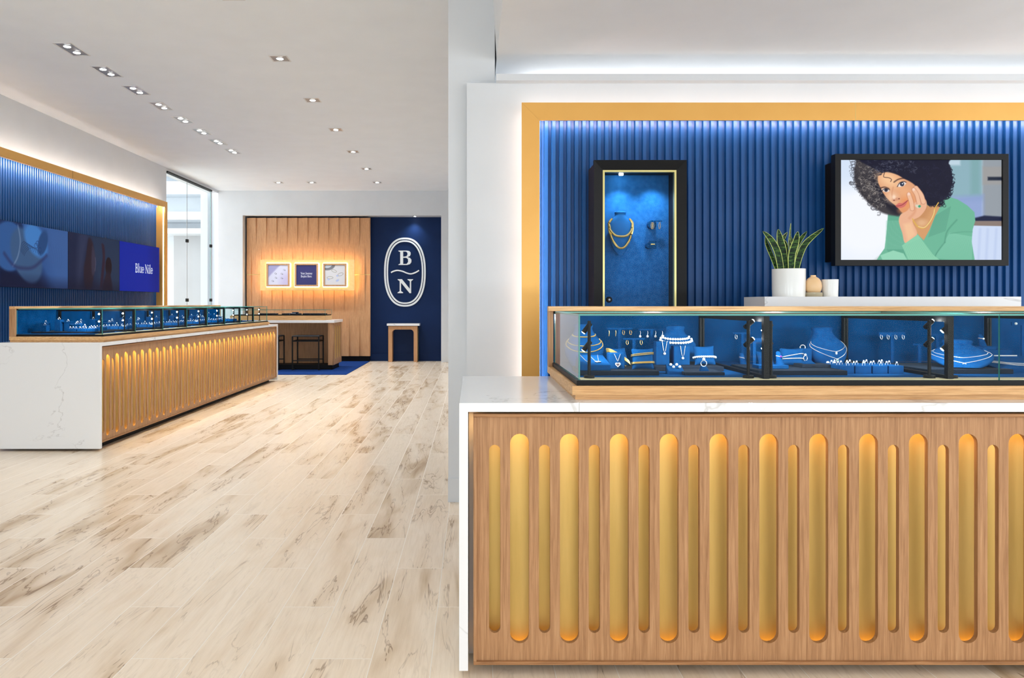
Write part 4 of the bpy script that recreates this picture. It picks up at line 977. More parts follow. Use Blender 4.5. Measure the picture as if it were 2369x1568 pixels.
at(MB().box(-4.65, wx1-0.04, 13.62, 14.30, 0.0101, 0.0995), it).build('toe_kick', M['blackmat'], it)
dc = thing('tabletop_case', 'low flat glass display case on top of the island table', 'display case', (-3.6, Y1+0.06, tz))
cx1 = px(753, Y1+0.06); cb = pz(730, Y1+0.06); ctz = pz(716.3, Y1+0.06)
at(MB().box(-4.5, cx1, Y1+0.06, 14.2, tz, cb), dc).build('wood_base', M['oak_h'], dc)
at(MB().box(-4.48, cx1-0.01, Y1+0.08, 14.18, cb+0.0002, cb+0.016), dc).build('velvet_pad', M['blackmat'], dc)
at(MB().pane(-4.49, cx1-0.005, Y1+0.068, Y1+0.073, cb+0.0165, ctz-0.006), dc).build('front_glass', [M['glass'], M['gedge']], dc)
at(MB().pane(cx1-0.011, cx1-0.005, Y1+0.074, 14.19, cb+0.0165, ctz-0.006), dc).build('end_glass', [M['glass'], M['gedge']], dc)
at(MB().pane(-4.49, cx1-0.005, Y1+0.068, 14.19, ctz-0.0055, ctz), dc).build('top_glass', [M['glass'], M['gedge']], dc)
for i, (a, b, y) in enumerate(((600, 637, 13.75), (651.6, 692, 13.75), (699.6, 715.8, 13.75), (719, 752, 13.75))):
    tx0, tx1 = px(a, y), px(b, y)
    t = thing('jewellery_tray', ['flat navy tray of rings on the island table, half behind the long case', 'flat navy tray with a little white card stand on the island table', 'small navy tray of rings between two longer ones on the island table', 'navy ring tray at the aisle end of the island table'][i], 'tray', ((tx0+tx1)/2, y, cb+0.0162))
    hw = (tx1-tx0)/2; MB().box(-hw, hw, 0, 0.22, 0, 0.022).build('tray_body', M['slate'], t, bevel=0.003)
    if i == 1:
        MB().box(0.02, 0.13, 0.05, 0.12, 0.0225, 0.048).build('card_block', M['slate'], t); MB().box(0.0, 0.09, 0.02, 0.045, 0.0225, 0.030).build('white_card', M['card'], t)
    for k in range(max(3, int(hw*26))):
        MB().tube([(-hw+0.03+k*(2*hw-0.06)/max(2, int(hw*26)-1)+0.008*math.cos(a), 0.05, 0.024+0.008*math.sin(a)) for a in [PI*q/6 for q in range(7)]], 0.0018, 5).build('ring', M['silver'], t)
# stools
def stool(X, lab):
    r = thing('bar_stool', lab, 'stool', (X, 13.50, 0.010), group='black metal stools at the island table')
    w, d, h, s = 0.487, 0.40, 0.635, 0.011
    for (x, y) in ((0, 0), (w, 0), (0, d), (w, d)):
        MB().box(x-s, x+s, y-s, y+s, 0.0, h-0.022).build('leg', M['black'], r)
    for x in (0, w): MB().box(x-s, x+s, s, d-s, 0.0, 0.02).build('floor_runner', M['black'], r)
    MB().box(s, w-s, -s, s, h-0.11, h-0.09).box(s, w-s, d-s, d+s, h-0.11, h-0.09).box(-s, s, s, d-s, h-0.11, h-0.09).box(w-s, w+s, s, d-s, h-0.11, h-0.09).build('upper_rail', M['black'], r)
    for q in (0, d): MB().box(s, w-s, q-s, q+s, 0.165, 0.183).build('foot_rail', M['black'], r)
    MB().box(-s, w+s, -s, d+s, h-0.0215, h-0.012).build('seat_frame', M['black'], r)
    MB().box(-s+0.004, w+s-0.004, -s+0.004, d+s-0.004, h-0.0118, h).build('seat', M['grey_seat'], r, bevel=0.004)
stool(px(676.5, 13.5), 'black metal stool standing clear in front of the island table')
stool(px(676.5, 13.5)-0.745, 'black metal stool half hidden behind the far end of the left counter')

# ------------------------------------------------------------------ jewellery displays
ZV = 0.978
class Bust:
    T = [0, .10, .30, .45, .56, .66, .76, .87, .96, 1.0]
    HW = [.27, .36, .47, .5, .5, .44, .35, .26, .225, .23]
    HD = [.13, .17, .21, .21, .19, .165, .15, .14, .135, .14]
    def __init__(s, w, h, lean=0.35): s.w, s.h, s.lean = w, h, lean
    def at(s, z):
        t = min(max(z/s.h, 0), 1)
        return float(np.interp(t, s.T, s.HW))*s.w, float(np.interp(t, s.T, s.HD))*s.w
    def surf(s, x, z, r=0.002):
        a, b = s.at(z); q = min(abs(x)/a, 0.999); return s.lean*z-b*math.sqrt(1-q*q)-r
    def body(s, root, mat):
        m = MB(); n = 32; K = 22; v = []; fs = []
        for k in range(K+1):
            z = s.h*k/K; a, b = s.at(z)
            for i in range(n):
                t = 2*PI*i/n; v.append((a*math.cos(t), s.lean*z+b*math.sin(t), z))
        for k in range(K):
            for i in range(n):
                j = (i+1) % n; fs.append((k*n+i, k*n+j, (k+1)*n+j, (k+1)*n+i))
        fs.append(tuple(range(n-1, -1, -1)))
        zt = s.h; a, b = s.at(zt)
        for q, dz in ((1.06, .004), (1.06, .010), (.95, .014), (.5, .017)):
            for i in range(n):
                t = 2*PI*i/n; v.append((q*a*math.cos(t), s.lean*zt+q*b*math.sin(t), zt+dz))
        for k in range(K, K+4):
            for i in range(n):
                j = (i+1) % n; fs.append((k*n+i, k*n+j, (k+1)*n+j, (k+1)*n+i))
        fs.append(tuple(range((K+4)*n, (K+5)*n)))
        return m.add(v, fs).build('bust_form', mat, root, smooth=True)
    def path(s, z1, z2, p=2.0, n=41, r=0.002, skew=0.0):
        out = []
        for i in range(n):
            q = -1+2*i/(n-1); z = z2+(z1-z2)*abs(q)**p+skew*q*(1-abs(q)); a, b = s.at(z); x = 0.985*a*math.sin(q*PI/2)
            out.append((x, s.surf(x, z, r), z))
        return out
def bust(loc, w, h, yaw, lab, lean=0.35, rx=0.0):
    B = Bust(w, h, lean); r = thing('necklace_bust', lab, 'necklace stand', loc, (rx, 0, yaw)); B.body(r, M['velvet']); return B, r
def necklace(B, r0, lab, z1, z2, rad, mat, p=2.0, beads=None, pendant=None, skew=0.0):
    path = B.path(z1*B.h, z2*B.h, p, 45, rad, skew)
    r = thing('pearl_necklace' if beads else 'necklace', lab, 'necklace', tuple(r0.location), tuple(r0.rotation_euler))
    if beads:
        m = MB(); pts = [Vector(q) for q in path]; L = 0; last = pts[0]; m.ball(last, beads, 10)
        for q in pts[1:]:
            while (q-last).length >= beads*1.95:
                last = last+(q-last).normalized()*beads*1.95; m.ball(last, beads, 10)
        m.build('pearl_strand', mat, r, smooth=True)
    else: MB().tube(path, rad, 8).build('chain', mat, r, smooth=True)
    if pendant:
        c = Vector(min(path, key=lambda q: q[2])); c.z -= pendant[0]*1.2; c.y -= 0.002
        MB().tube([c+Vector((pendant[0]*math.cos(a), 0, pendant[0]*math.sin(a))) for a in [2*PI*i/16 for i in range(16)]], pendant[0]*0.35, 8, True).build('pendant_ring', mat, r, smooth=True)
        MB().ball(c, pendant[0]*0.7, 10, sc=(1, .5, 1)).build('pendant_stone', pendant[1], r, smooth=True)
    return r
def pillow(loc, w, h, yaw, tilt, lab, roll=0.0):
    r = thing('display_pillow', lab, 'display pillow', loc, (-tilt, roll, yaw)); n = 14; v = []; fs = []
    t = 0.30*w
    for side in (-1, 1):
        for i in range(n+1):
            for j in range(n+1):
                a = -1+2*i/n; b = -1+2*j/n; k = (1-a**4)*(1-b**4); pin = 1-0.10*(1-a*a)*(b*b)-0.0; pin2 = 1-0.10*(1-b*b)*(a*a)
                v.append((a*w/2*pin2, side*t/2*k**0.55, h/2+b*h/2*pin))
    N = (n+1)**2
    for s_ in (0, 1):
        for i in range(n):
            for j in range(n):
                q = s_*N+i*(n+1)+j; fs.append((q, q+1, q+n+2, q+n+1) if s_ else (q, q+n+1, q+n+2, q+1))
    MB().add(v, fs).build('pillow_cover', M['velvet'], r, smooth=True); return r
def bracelet(rp, w, h, z, lab, mat, rad=0.0016, beads=None, slope=0.0, n=1, gap=0.004, gem=None):
    r = thing('bracelet', lab, 'bracelet', tuple(rp.location), tuple(rp.rotation_euler)); t = 0.30*w
    for k in range(n):
        pts = []
        for i in range(40):
            a = 2*PI*i/40; x = (w/2*0.98+rad)*math.cos(a); kk = max(0, 1-(abs(x)/(w/2))**4)**0.55
            y = -(t/2*kk+rad+0.001)*(1 if math.sin(a) > 0 else -1); pts.append((x, y if abs(math.sin(a)) > .15 else y*abs(math.sin(a))/.15, z+slope*x+(k-(n-1)/2)*gap))
        if beads:
            m = MB(); last = Vector(pts[0]); m.ball(last, beads, 10)
            for q in pts[1:]+pts[:1]:
                q = Vector(q)
                while (q-last).length > beads*1.9: last = last+(q-last).normalized()*beads*1.9; m.ball(last, beads, 10)
            m.build('bead_strand', mat, r, smooth=True)
        else: MB().tube(pts, rad, 8, True).build('band', mat, r, smooth=True)
    if gem: MB().ball((0, -t/2-0.004, z), gem, 8).build('clasp', mat, r, smooth=True)
    return r
_ring = {}
def ring(loc, yaw, tilt, lab, group, mat='silver', R=0.0085, gem='gem', th=0.0011, gr=0.0028):
    key = (mat, R, gem, th, gr)
    if key not in _ring:
        r = thing('ring', lab, 'ring', loc, group=group)
        MB().tube([(R*math.cos(a), 0, R*math.sin(a)) for a in [2*PI*i/20 for i in range(20)]], th, 6, True).build('band', M[mat], r, smooth=True)
        if gem: MB().ball((0, 0, R+gr*0.8), gr, 8).build('stone', M[gem], r, smooth=True)
        _ring[key] = r
    else:
        r = copy_tree(_ring[key]); r['label'] = lab
        if group: r['group'] = group
        elif 'group' in r: del r['group']
    r.location = loc; r.rotation_euler = (tilt, 0, yaw); return r
def block(x0, x1, y0, y1, z0, z1, lab, mat='velvet', group=None, name='display_block', cat='display block', bevel=0.0015):
    c = ((x0+x1)/2, (y0+y1)/2, z0); return single(name, MB().box(x0, x1, y0, y1, z0+0.0002, z1), M[mat], lab, cat, c, group, bevel=bevel)
def bpx(xa, xb, ybase, ytop, zb, depth, lab, **k):
    """block by the pixels of its front face; zb = height it stands on"""
    Y = depth_at(ybase, zb); return block(px(xa, Y), px(xb, Y), Y, Y+depth, zb, pz(ytop, Y), lab, **k)
def cone(x, Y, z, h, yaw, lab, rr=0.0085, lean=0.25, band='silver', gem='gem'):
    r = thing('ring_finger', lab, 'ring stand', (x, Y, z)); m = MB(); n = 20; v = []; fs = []
    pf = [(1.75, 0), (1.5, .25), (1.2, .6), (1.05, .85), (.85, .95), (.45, 1.0)]
    for q, t in pf:
        for i in range(n):
            a = 2*PI*i/n; v.append((rr*q*math.cos(a)+math.sin(yaw)*lean*h*t*-1, rr*q*math.sin(a)+lean*0.4*h*t, h*t))
    for k in range(len(pf)-1):
        for i in range(n):
            j = (i+1) % n; fs.append((k*n+i, k*n+j, (k+1)*n+j, (k+1)*n+i))
    fs += [tuple(range(n-1, -1, -1)), tuple(range((len(pf)-1)*n, len(pf)*n))]
    m.add(v, fs).build('finger_form', M['velvet'], r, smooth=True)
    t = 0.62; c = (x-math.sin(yaw)*lean*h*t, Y+lean*0.4*h*t, z+h*t); R = rr*1.22
    g = thing('ring', lab.replace('velvet finger stand', 'ring worn by the velvet finger stand'), 'ring', c, (0, 0.25, 0))
    MB().tube([(R*math.cos(a), R*math.sin(a), 0) for a in [2*PI*i/24 for i in range(24)]], 0.0017, 6, True).build('band', M[band], g, smooth=True)
    if gem: MB().ball((R*0.3, -R-0.001, 0.001), 0.0042, 8).build('stone', M[gem], g, smooth=True)
    return r
def tbar(xa, xb, ytop, Y, zb, lab, h=0.006, stem=True, mat='velvet'):
    x0, x1, zt = px(xa, Y), px(xb, Y), pz(ytop, Y); c = (x0+x1)/2
    r = thing('earring_stand', lab, 'earring stand', (c, Y, zb))
    MB().box(x0-c, x1-c, -0.003, 0.003, zt-zb-h, zt-zb).build('crossbar', M[mat], r)
    if stem:
        MB().box(-0.006, 0.006, -0.0025, 0.0025, 0.004, zt-zb-h).build('stem', M['velvet'], r); MB().box(-0.03, 0.03, -0.02, 0.02, 0, 0.004).build('foot', M['velvet'], r)
    return zt
_ear = {}
def earring(x, y, Y, kind, lab, group, mat='silver'):
    key = (kind, mat); loc = P(x, y, Y-0.006)
    if key not in _ear:
        r = thing('earring', lab, 'earring', loc, group=group)
        if kind == 'hoop': MB().tube([(0.0035*math.cos(a), 0.009*math.cos(a+0.0)*0, 0) for a in [0, .1]] and [(0.0045*math.cos(a), 0.004*math.sin(a)*0.5, 0.0095*math.sin(a)) for a in [2*PI*i/20+1.9 for i in range(18)]], 0.0012, 6).build('hoop', M[mat], r, smooth=True)
        elif kind == 'bar': MB().tube([(0, 0, 0.012), (0.0015, 0, 0.004), (0, 0, -0.012)], 0.0018, 6).build('drop', M[mat], r, smooth=True)
        else:
            MB().tube([(0, 0, 0.014), (0.002, 0, 0.006), (0, 0, -0.004)], 0.001, 6).build('hook', M[mat], r, smooth=True); MB().ball((0, 0, -0.009), 0.0052, 12).build('pearl', M['pearl'], r, smooth=True)
        _ear[key] = r
    else: r = copy_tree(_ear[key]); r['label'] = lab; r['group'] = group
    r.location = loc; return r

# --- bay one of the right case
ZA = pz(858, 2.658)
bpx(1342, 1525, 868.6, 858, ZV, 0.21, 'long dark edged riser in the left front corner of the right case', mat='slate', name='display_riser', cat='riser')
Yr = 2.672
wd = thing('necklace_ramp', 'sloping blue velvet ramp laid with fine chains, left front of the right case', 'necklace stand', ((px(1342, Yr)+px(1413, Yr))/2, Yr, ZA+0.0002))
w2 = (px(1413, Yr)-px(1342, Yr))/2; m = MB()
m.add([(-w2, 0, 0), (w2, 0, 0), (w2, .13, 0), (-w2, .13, 0), (-w2, 0, .021), (w2, 0, .021), (w2*.9, .13, .048), (-w2*.9, .13, .048)], [(0, 3, 2, 1), (4, 5, 6, 7), (0, 1, 5, 4), (1, 2, 6, 5), (2, 3, 7, 6), (3, 0, 4, 7)])
m.build('ramp_body', M['velvet'], wd, bevel=0.002)
for i, (x, lab) in enumerate(((-0.022, 'fine silver chain with a small charm, outer one on the sloping ramp'), (0.012, 'silver chain with a large cluster pendant on the sloping ramp'))):
    r = thing('necklace', lab, 'necklace', (wd.location.x+x, Yr, ZA)); f = lambda y: 0.0228+y*0.208
    MB().tube([(-0.016, .125, f(.125)), (-0.006, .045, f(.045)), (0, .036, f(.036)), (0.007, .045, f(.045)), (0.017, .125, f(.125))], 0.0011, 6).build('chain', M['silver'], r, smooth=True)
    MB().ball((0.002, 0.028, f(.028)+.002), 0.009 if i else 0.005, 10, sc=(1.4, .8, .35)).build('pendant', M['silver'], r, smooth=True)
B1, b1 = bust((px(1353, 2.97), 2.97, ZV), 0.163, 0.163, 0.0, 'blue velvet bust in the left corner of the right case, hung with gold chains', 0.25)
necklace(B1, b1, 'thick yellow gold choker, topmost on the left corner bust', .84, .77, 0.0030, M['ygold'])
necklace(B1, b1, 'flat gold chain, middle one on the left corner bust', .72, .55, 0.0024, M['ygold'])
necklace(B1, b1, 'long flat gold chain, lowest on the left corner bust', .68, .40, 0.0026, M['ygold'])
bpx(1409, 1445, 853.5, 817, ZA, 0.05, 'blue velvet block showing a dark heart pendant')
Yh = depth_at(853.5, ZA)-0.003
r = thing('heart_necklace', 'silver chain with dark heart pendant on a blue block', 'necklace', P(1429, 822, Yh))
MB().tube([(-0.013, 0, 0.006), (-0.002, 0, -0.018), (0, 0, -0.022), (0.002, 0, -0.018), (0.010, 0, 0.006)], 0.0009, 6).build('chain', M['silver'], r)
ht = [(0.0100*(16*math.sin(t)**3)/16, 0.0100*(13*math.cos(t)-5*math.cos(2*t)-2*math.cos(3*t)-math.cos(4*t))/16) for t in [2*PI*i/28 for i in range(28)]]
flat_mesh('heart_setting', [ht], 0.003, M['silver'], r, loc=(0, -0.002, -0.034)); flat_mesh('heart_stone', [[(a*.62, b*.62) for a, b in ht]], 0.003, M['ruby'], r, loc=(0, -0.0035, -0.034))
p1 = pillow((px(1437, 2.86), 2.87, ZA), 0.085, 0.078, 0.35, 0.5, 'blue pillow carrying a broad diagonal gold bracelet, right case')
bracelet(p1, 0.085, 0.078, 0.036, 'broad many-strand gold bracelet running diagonally over its pillow', M['ygold'], 0.002, slope=-0.75, n=4, gap=0.0045)
Yp = 2.72; p2 = pillow((px(1488, Yp), Yp, ZA), 0.083, 0.080, 0.0, 0.25, 'upright blue pillow ringed by two pairs of gold bangles')
bracelet(p2, 0.083, 0.080, 0.056, 'pair of smooth gold bangles, upper pair on the upright pillow', M['ygold'], 0.0017, slope=0.1, n=2, gap=0.005)
bracelet(p2, 0.083, 0.080, 0.024, 'pair of textured gold bangles, lower pair on the upright pillow', M['ygold'], 0.0020, slope=0.04, n=2, gap=0.004)
tbar(1403, 1463, 758.5, 3.12, ZV, 'blue earring bar with four gold earrings, upper left of the right case')
for x, k in ((1408.5, 'bar'), (1424, 'bar'), (1442.5, 'hoop'), (1459, 'hoop')): earring(x, 771 if k == 'bar' else 769, 3.12, k, 'small gold earring on the leftmost hanging bar of the right case', 'gold earrings on the left bar', 'ygold')
tbar(1477, 1538, 760.5, 3.12, ZV, 'blue earring bar with four pearl drops, beside the pearl bust')
for x in (1481, 1498, 1516.5, 1532): earring(x, 773, 3.12, 'pearl', 'pearl drop earring on the bar beside the pearl bust', 'pearl drop earrings')
tbar(1441, 1492, 782, 3.02, ZV, 'lower small blue earring bar with two gold hoops')
for x in (1451, 1483.5): earring(x, 792, 3.02, 'hoop', 'gold hoop on the lower small bar behind the pillows', 'gold hoops on the lower bar', 'ygold')
ZB = pz(848, 2.829)
bpx(1517, 1675, 858.6, 848, ZV, 0.26, 'wide grey edged riser under the pearl necklaces', mat='slate', name='display_riser', cat='riser')
B2, b2 = bust((px(1565, 3.02), 3.02, ZB), 0.168, 0.137, 0.0, 'blue velvet bust wearing two strands of white pearls', 0.2)
necklace(B2, b2, 'upper strand of white pearls on the pearl bust', .80, .71, 0.004, M['pearl'], beads=0.0052, p=2.2)
necklace(B2, b2, 'lower strand of white pearls on the pearl bust', .74, .60, 0.004, M['pearl'], beads=0.0056, p=2.2)
for a, b, t, lab, pl in ((1518, 1549, 790, 'tall blue block with a pearl pendant, left of the pair', 'pearl pendant on a silver chain over the left tall block'), (1559.5, 1596, 800.5, 'tall blue block with a diamond drop, right of the pair', 'diamond drop on a silver chain over the right tall block')):
    bpx(a, b, 844, t, ZB, 0.045, lab); Yq = depth_at(844, ZB)-0.003; mid = (a+b)/2+(2 if a > 1550 else 4)
    r = thing('necklace', pl, 'necklace', P(mid, t+1, Yq))
    MB().tube([(-0.010, 0, 0.003), (-0.004, 0, -0.034), (0, 0, -0.040), (0.004, 0, -0.034), (0.010, 0, 0.003)], 0.0011, 6).build('chain', M['silver'], r)
    MB().ball((0, -0.001, -0.046), 0.0052, 12).build('pendant', M['pearl' if a < 1550 else 'gem'], r, smooth=True)
p3 = pillow((px(1632, 2.91), 2.91, ZB), 0.088, 0.078, 0.1, 0.3, 'blue pillow with a single pearl bracelet, right of the pearl bust')
bracelet(p3, 0.088, 0.078, 0.030, 'pearl bracelet stretched round a blue pillow', M['pearl'], 0.003, beads=0.0043)
bpx(1585, 1677, 868.6, 861, ZV, 0.13, 'low dark edged riser holding one ring stand', mat='slate', name='display_riser', cat='riser')
ZD = pz(861, 2.658); Ys = 2.70
r = thing('ring_wedge', 'little blue wedge stand gripping a flower ring upright', 'ring stand', (px(1631, Ys), Ys, ZD))
MB().add([(-.0165, 0, 0), (.0165, 0, 0), (.0165, .02, 0), (-.0165, .02, 0), (-.011, 0, .017), (.006, 0, .017), (.006, .02, .017), (-.011, .02, .017)], [(0, 3, 2, 1), (4, 5, 6, 7), (0, 1, 5, 4), (1, 2, 6, 5), (2, 3, 7, 6), (3, 0, 4, 7)]).build('wedge_body', M['velvet'], r, bevel=.001)
ring((px(1630, Ys), Ys+0.01, ZD+0.0275), 0.1, 0, 'diamond cluster ring standing on the little blue wedge', None, R=0.011, gr=0.006, th=0.0016)
Ye = 2.70; hx = px(1547, Ye), px(1584, Ye); r = thing('earring_ramp', 'small blue ramp with four pearl studs near the front glass', 'earring stand', ((hx[0]+hx[1])/2, Ye, ZV))
w2 = (hx[1]-hx[0])/2; MB().add([(-w2, 0, 0), (w2, 0, 0), (w2*.95, .05, 0), (-w2*.95, .05, 0), (-w2, 0, .012), (w2, 0, .010), (w2*.95, .05, .033), (-w2*.95, .05, .036)], [(0, 3, 2, 1), (4, 5, 6, 7), (0, 1, 5, 4), (1, 2, 6, 5), (2, 3, 7, 6), (3, 0, 4, 7)]).build('ramp_body', M['velvet'], r, bevel=.001)
for dx, dy in ((-.012, .036), (.010, .036), (-.006, .020), (.017, .020)):
    e = thing('pearl_stud', 'round pearl stud on the small blue ramp near the glass', 'earring', (r.location.x+dx, Ye+dy, ZV+0.0145+dy*0.45), group='pearl studs on the small ramp'); MB().ball((0, 0, 0.003), 0.0052, 12).build('pearl', M['pearl'], e, smooth=True)

# --- bay two
zt = tbar(1696, 1740, 769, 3.12, ZV, 'thin blue earring bar seen through the first glass divider'); earring(1703, 779, 3.12, 'hoop', 'lone silver hoop on the thin bar behind the first divider', 'lone hoop')
tbar(1728, 1762, 782, 2.95, ZV+0.001, 'thick blue T-shaped stand behind the first black divider', h=0.016)
tbar(2033, 2094, 768.5, 3.12, ZV, 'blue T-shaped earring stand with four silver hoops', h=0.018)
for x in (2039, 2054.5, 2072.5, 2089.5): earring(x, 779.5, 3.12, 'hoop', 'silver hoop on the T-shaped stand between the two dividers', 'silver hoops on the T stand')
ZF = ZV+0.017
block(1.045, 1.37, 2.668, 2.95, ZV, ZF, 'wide dark edged riser to the right of the first divider', mat='slate', name='display_riser', cat='riser')
block(px(1755, 2.735), px(1825, 2.735), 2.735, 2.80, ZF, ZF+0.0135, 'thin blue plinth under a violet stone ring stand')
cone(px(1806, 2.76), 2.765, ZF+0.0137, 0.050, 0.5, 'velvet finger stand with a violet stone ring', gem='violet')
cone(px(1781, 2.79), 2.79, ZF+0.0137, 0.044, 0.2, 'velvet finger stand half behind a black spotlight pole')
cone(px(1720, 3.0), 3.0, ZV+0.0085, 0.050, 0.7, 'velvet finger stand with a plain band seen through the divider glass', gem=None)
block(px(1695, 3.0)-0.0, px(1730, 3.0), 2.97, 3.03, ZV, ZV+0.008, 'thin blue plinth seen through the first divider glass')
p4 = pillow((px(1833, 2.87), 2.87, ZF), 0.088, 0.074, -0.25, 0.4, 'tilted blue pillow with two slim diamond bracelets')
bracelet(p4, 0.088, 0.074, 0.040, 'slim diamond bracelet, upper one on the tilted pillow', M['silver'], 0.0017, slope=0.22)
bracelet(p4, 0.088, 0.074, 0.026, 'slim diamond bracelet, lower one on the tilted pillow', M['silver'], 0.0020, slope=0.05)
pillow((px(1772, 3.02), 3.02, ZV), 0.07, 0.068, 0.3, 0.3, 'blue pillow half hidden behind the first black divider')
block(px(1850, 3.0), px(1878, 3.0), 3.0, 3.05, ZV, pz(806, 3.0), 'dark blue block topped by one ring at the left of the leaning bust')
ring((px(1857, 3.02), 3.02, pz(806, 3.0)+0.003), 0.0, 0, 'diamond band on the block left of the leaning bust', None, R=0.0105, gem=None, th=0.002)
block(px(1856, 2.79), px(1922, 2.79), 2.79, 2.87, ZF, ZF+0.0125, 'small dark edged riser in front of the leaning bust', mat='slate', name='display_riser', cat='riser')
r = thing('ring_wedge', 'blue wedge stand with a solitaire ring before the leaning bust', 'ring stand', (px(1874, 2.81), 2.81, ZF+0.0127))
MB().add([(-.023, 0, 0), (.023, 0, 0), (.023, .02, 0), (-.023, .02, 0), (-.013, 0, .013), (.004, 0, .013), (.004, .02, .013), (-.013, .02, .013)], [(0, 3, 2, 1), (4, 5, 6, 7), (0, 1, 5, 4), (1, 2, 6, 5), (2, 3, 7, 6), (3, 0, 4, 7)]).build('wedge_body', M['velvet'], r, bevel=.001)
ring((px(1866, 2.81), 2.82, ZF+0.034), 0.4, 0, 'solitaire ring in the wedge before the leaning bust', None, R=0.010, gr=0.0045, th=0.0014)
B3, b3 = bust((px(1915, 3.08), 3.06, ZV), 0.215, 0.148, 0.42, 'large pale blue bust with two diamond pendants between the dividers', 0.28)
necklace(B3, b3, 'fine chain with a small halo pendant, upper one on the large bust', .70, .42, 0.0012, M['silver'], p=1.25, pendant=(0.005, M['gem']), skew=0.0)
necklace(B3, b3, 'longer chain with a green halo pendant, lower one on the large bust', .64, .22, 0.0014, M['silver'], p=1.25, pendant=(0.006, M['teal']))
for i, (a, b) in enumerate(((1942, 1976), (1979, 2016), (2019, 2053.6), (2056, 2091))):
    Yb = 2.725; x0, x1 = px(a, Yb), px(b, Yb)
    block(x0, x1, Yb, Yb+0.13, ZV, 1.0078, ['first', 'second', 'third', 'fourth'][i]+' blue ring block from the bust, in the row of four', name='ring_block', cat='ring block')
    for q in range(5):
        ring((x0+(0.014 if q % 2 else 0.038), Yb+0.014+q*0.025, 1.0078+0.003), 0.3, 0, 'tiny diamond ring in the '+['first', 'second', 'third', 'fourth'][i]+' ring block from the bust', 'rings in the '+['first', 'second', 'third', 'fourth'][i]+' ring block of the row', R=0.0062, gr=0.0032)
for k, x in enumerate((1915, 1929)):
    e = thing('pearl_stud', ['white pearl ring ball lying left of the ring blocks', 'pearl in a silver claw just left of the ring blocks'][k], 'earring', (px(x, 2.86), 2.86, ZV+0.0265-0.0), ); MB().ball((0, 0, 0.0045), 0.0058, 12).build('pearl', M['pearl'], e, smooth=True)
block(px(1900, 2.85), px(1940, 2.85), 2.845, 2.90, ZV, ZV+0.0262, 'low blue block with two pearls beside the row of ring blocks')

# --- bay three
ZG = ZV+0.0175
block(1.69, px(2345, 2.716), 2.716, 3.02, ZV, ZG, 'long dark edged riser right of the second divider', mat='slate', name='display_riser', cat='riser')
B4, b4 = bust((px(2190, 2.86), 2.76, ZG+0.004), 0.215, 0.082, -0.45, 'blue bust lying back behind the second black divider', 1.9)
necklace(B4, b4, 'fine chain with a pear shaped drop on the reclining bust', .66, .20, 0.0012, M['silver'], p=1.15, pendant=(0.006, M['gem']))
necklace(B4, b4, 'short fine chain, upper one on the reclining bust', .72, .42, 0.0012, M['silver'], p=1.2)
p5 = pillow((px(2230, 3.04), 3.06, ZV), 0.085, 0.075, -0.4, 0.45, 'blue pillow with a diamond line bracelet beyond the second divider')
bracelet(p5, 0.085, 0.075, 0.045, 'diamond line bracelet draped over the pillow beyond the second divider', M['silver'], 0.0018, slope=-0.5)
block(px(2222, 2.88), px(2308, 2.88), 2.87, 2.95, ZG, ZG+0.014, 'blue step under three finger ring stands')
cone(px(2229, 2.90), 2.90, ZG+0.0142, 0.052, 0.9, 'velvet finger stand with a wide band, first of the leaning three', gem=None, rr=.010)
cone(px(2262, 2.90), 2.90, ZG+0.0142, 0.052, 0.9, 'velvet finger stand with a diamond ring, middle of the leaning three', rr=.010)
cone(px(2286, 2.90), 2.90, ZG+0.0142, 0.052, 0.9, 'velvet finger stand with an open ring, third of the leaning three', rr=.010)
block(px(2254, 3.06), px(2342, 3.06), 3.06, 3.16, ZV, pz(809, 3.06), 'wide blue block behind the three leaning ring stands')
block(px(2248, 3.08), px(2301, 3.08), 3.07, 3.13, pz(809, 3.06), pz(801, 3.08), 'thin blue slab on the wide block behind the ring stands')
cone(px(2274, 3.10), 3.10, pz(801, 3.08)+0.0003, 0.050, 0.9, 'velvet finger stand with a pearl ring, alone on the high slab', gem='pearl')
tbar(2156, 2182, 773, 3.12, ZV, 'thin blue bar between spotlight and second divider'); tbar(2113, 2141, 795, 3.05, ZV, 'low blue bar left of the reclining bust')
tbar(2340, 2392, 745, 3.14, ZV, 'high blue earring bar with one pearl stud at the picture edge', h=0.014)
e = thing('pearl_stud', 'pearl stud on the high bar at the picture edge', 'earring', P(2350.5, 748.5, 3.12)); MB().ball((0, 0, 0), 0.0055, 12).build('pearl', M['pearl'], e, smooth=True)
r = thing('necklace_ramp', 'long low velvet ramp with fine chains near the right glass joint', 'necklace stand', (px(2345, 2.80), 2.76, ZG if False else ZV)); Yn = 2.76
x0, x1 = 1.985, 2.26
MB().add([(x0-r.location.x+a, b, c) for a, b, c in ((0, 0, 0), (x1-x0, 0, 0), (x1-x0, .16, 0), (0, .16, 0), (0, 0, .018), (x1-x0, 0, .018), (x1-x0, .16, .045), (0, .16, .045))], [(0, 3, 2, 1), (4, 5, 6, 7), (0, 1, 5, 4), (1, 2, 6, 5), (2, 3, 7, 6), (3, 0, 4, 7)]).build('ramp_body', M['velvet'], r, bevel=.0015)
rr_ = r
for k in range(3):
    q = thing('necklace', ['thin', 'second thin', 'third thin'][k]+' silver chain across the long low ramp', 'necklace', tuple(rr_.location)); d = k*0.018
    MB().tube([(x0-rr_.location.x+0.005, .14-d, .0435-d*.169), (x0-rr_.location.x+0.10, .07-d, .032-d*.169), (x0-rr_.location.x+0.2, .05-d, .029-d*.169)], 0.0011, 6).build('chain', M['silver'], q)
q = thing('bracelet', 'straight row of small pearls across the back of the low ramp', 'bracelet', (2.0, 2.945, 1.03)); m = MB()
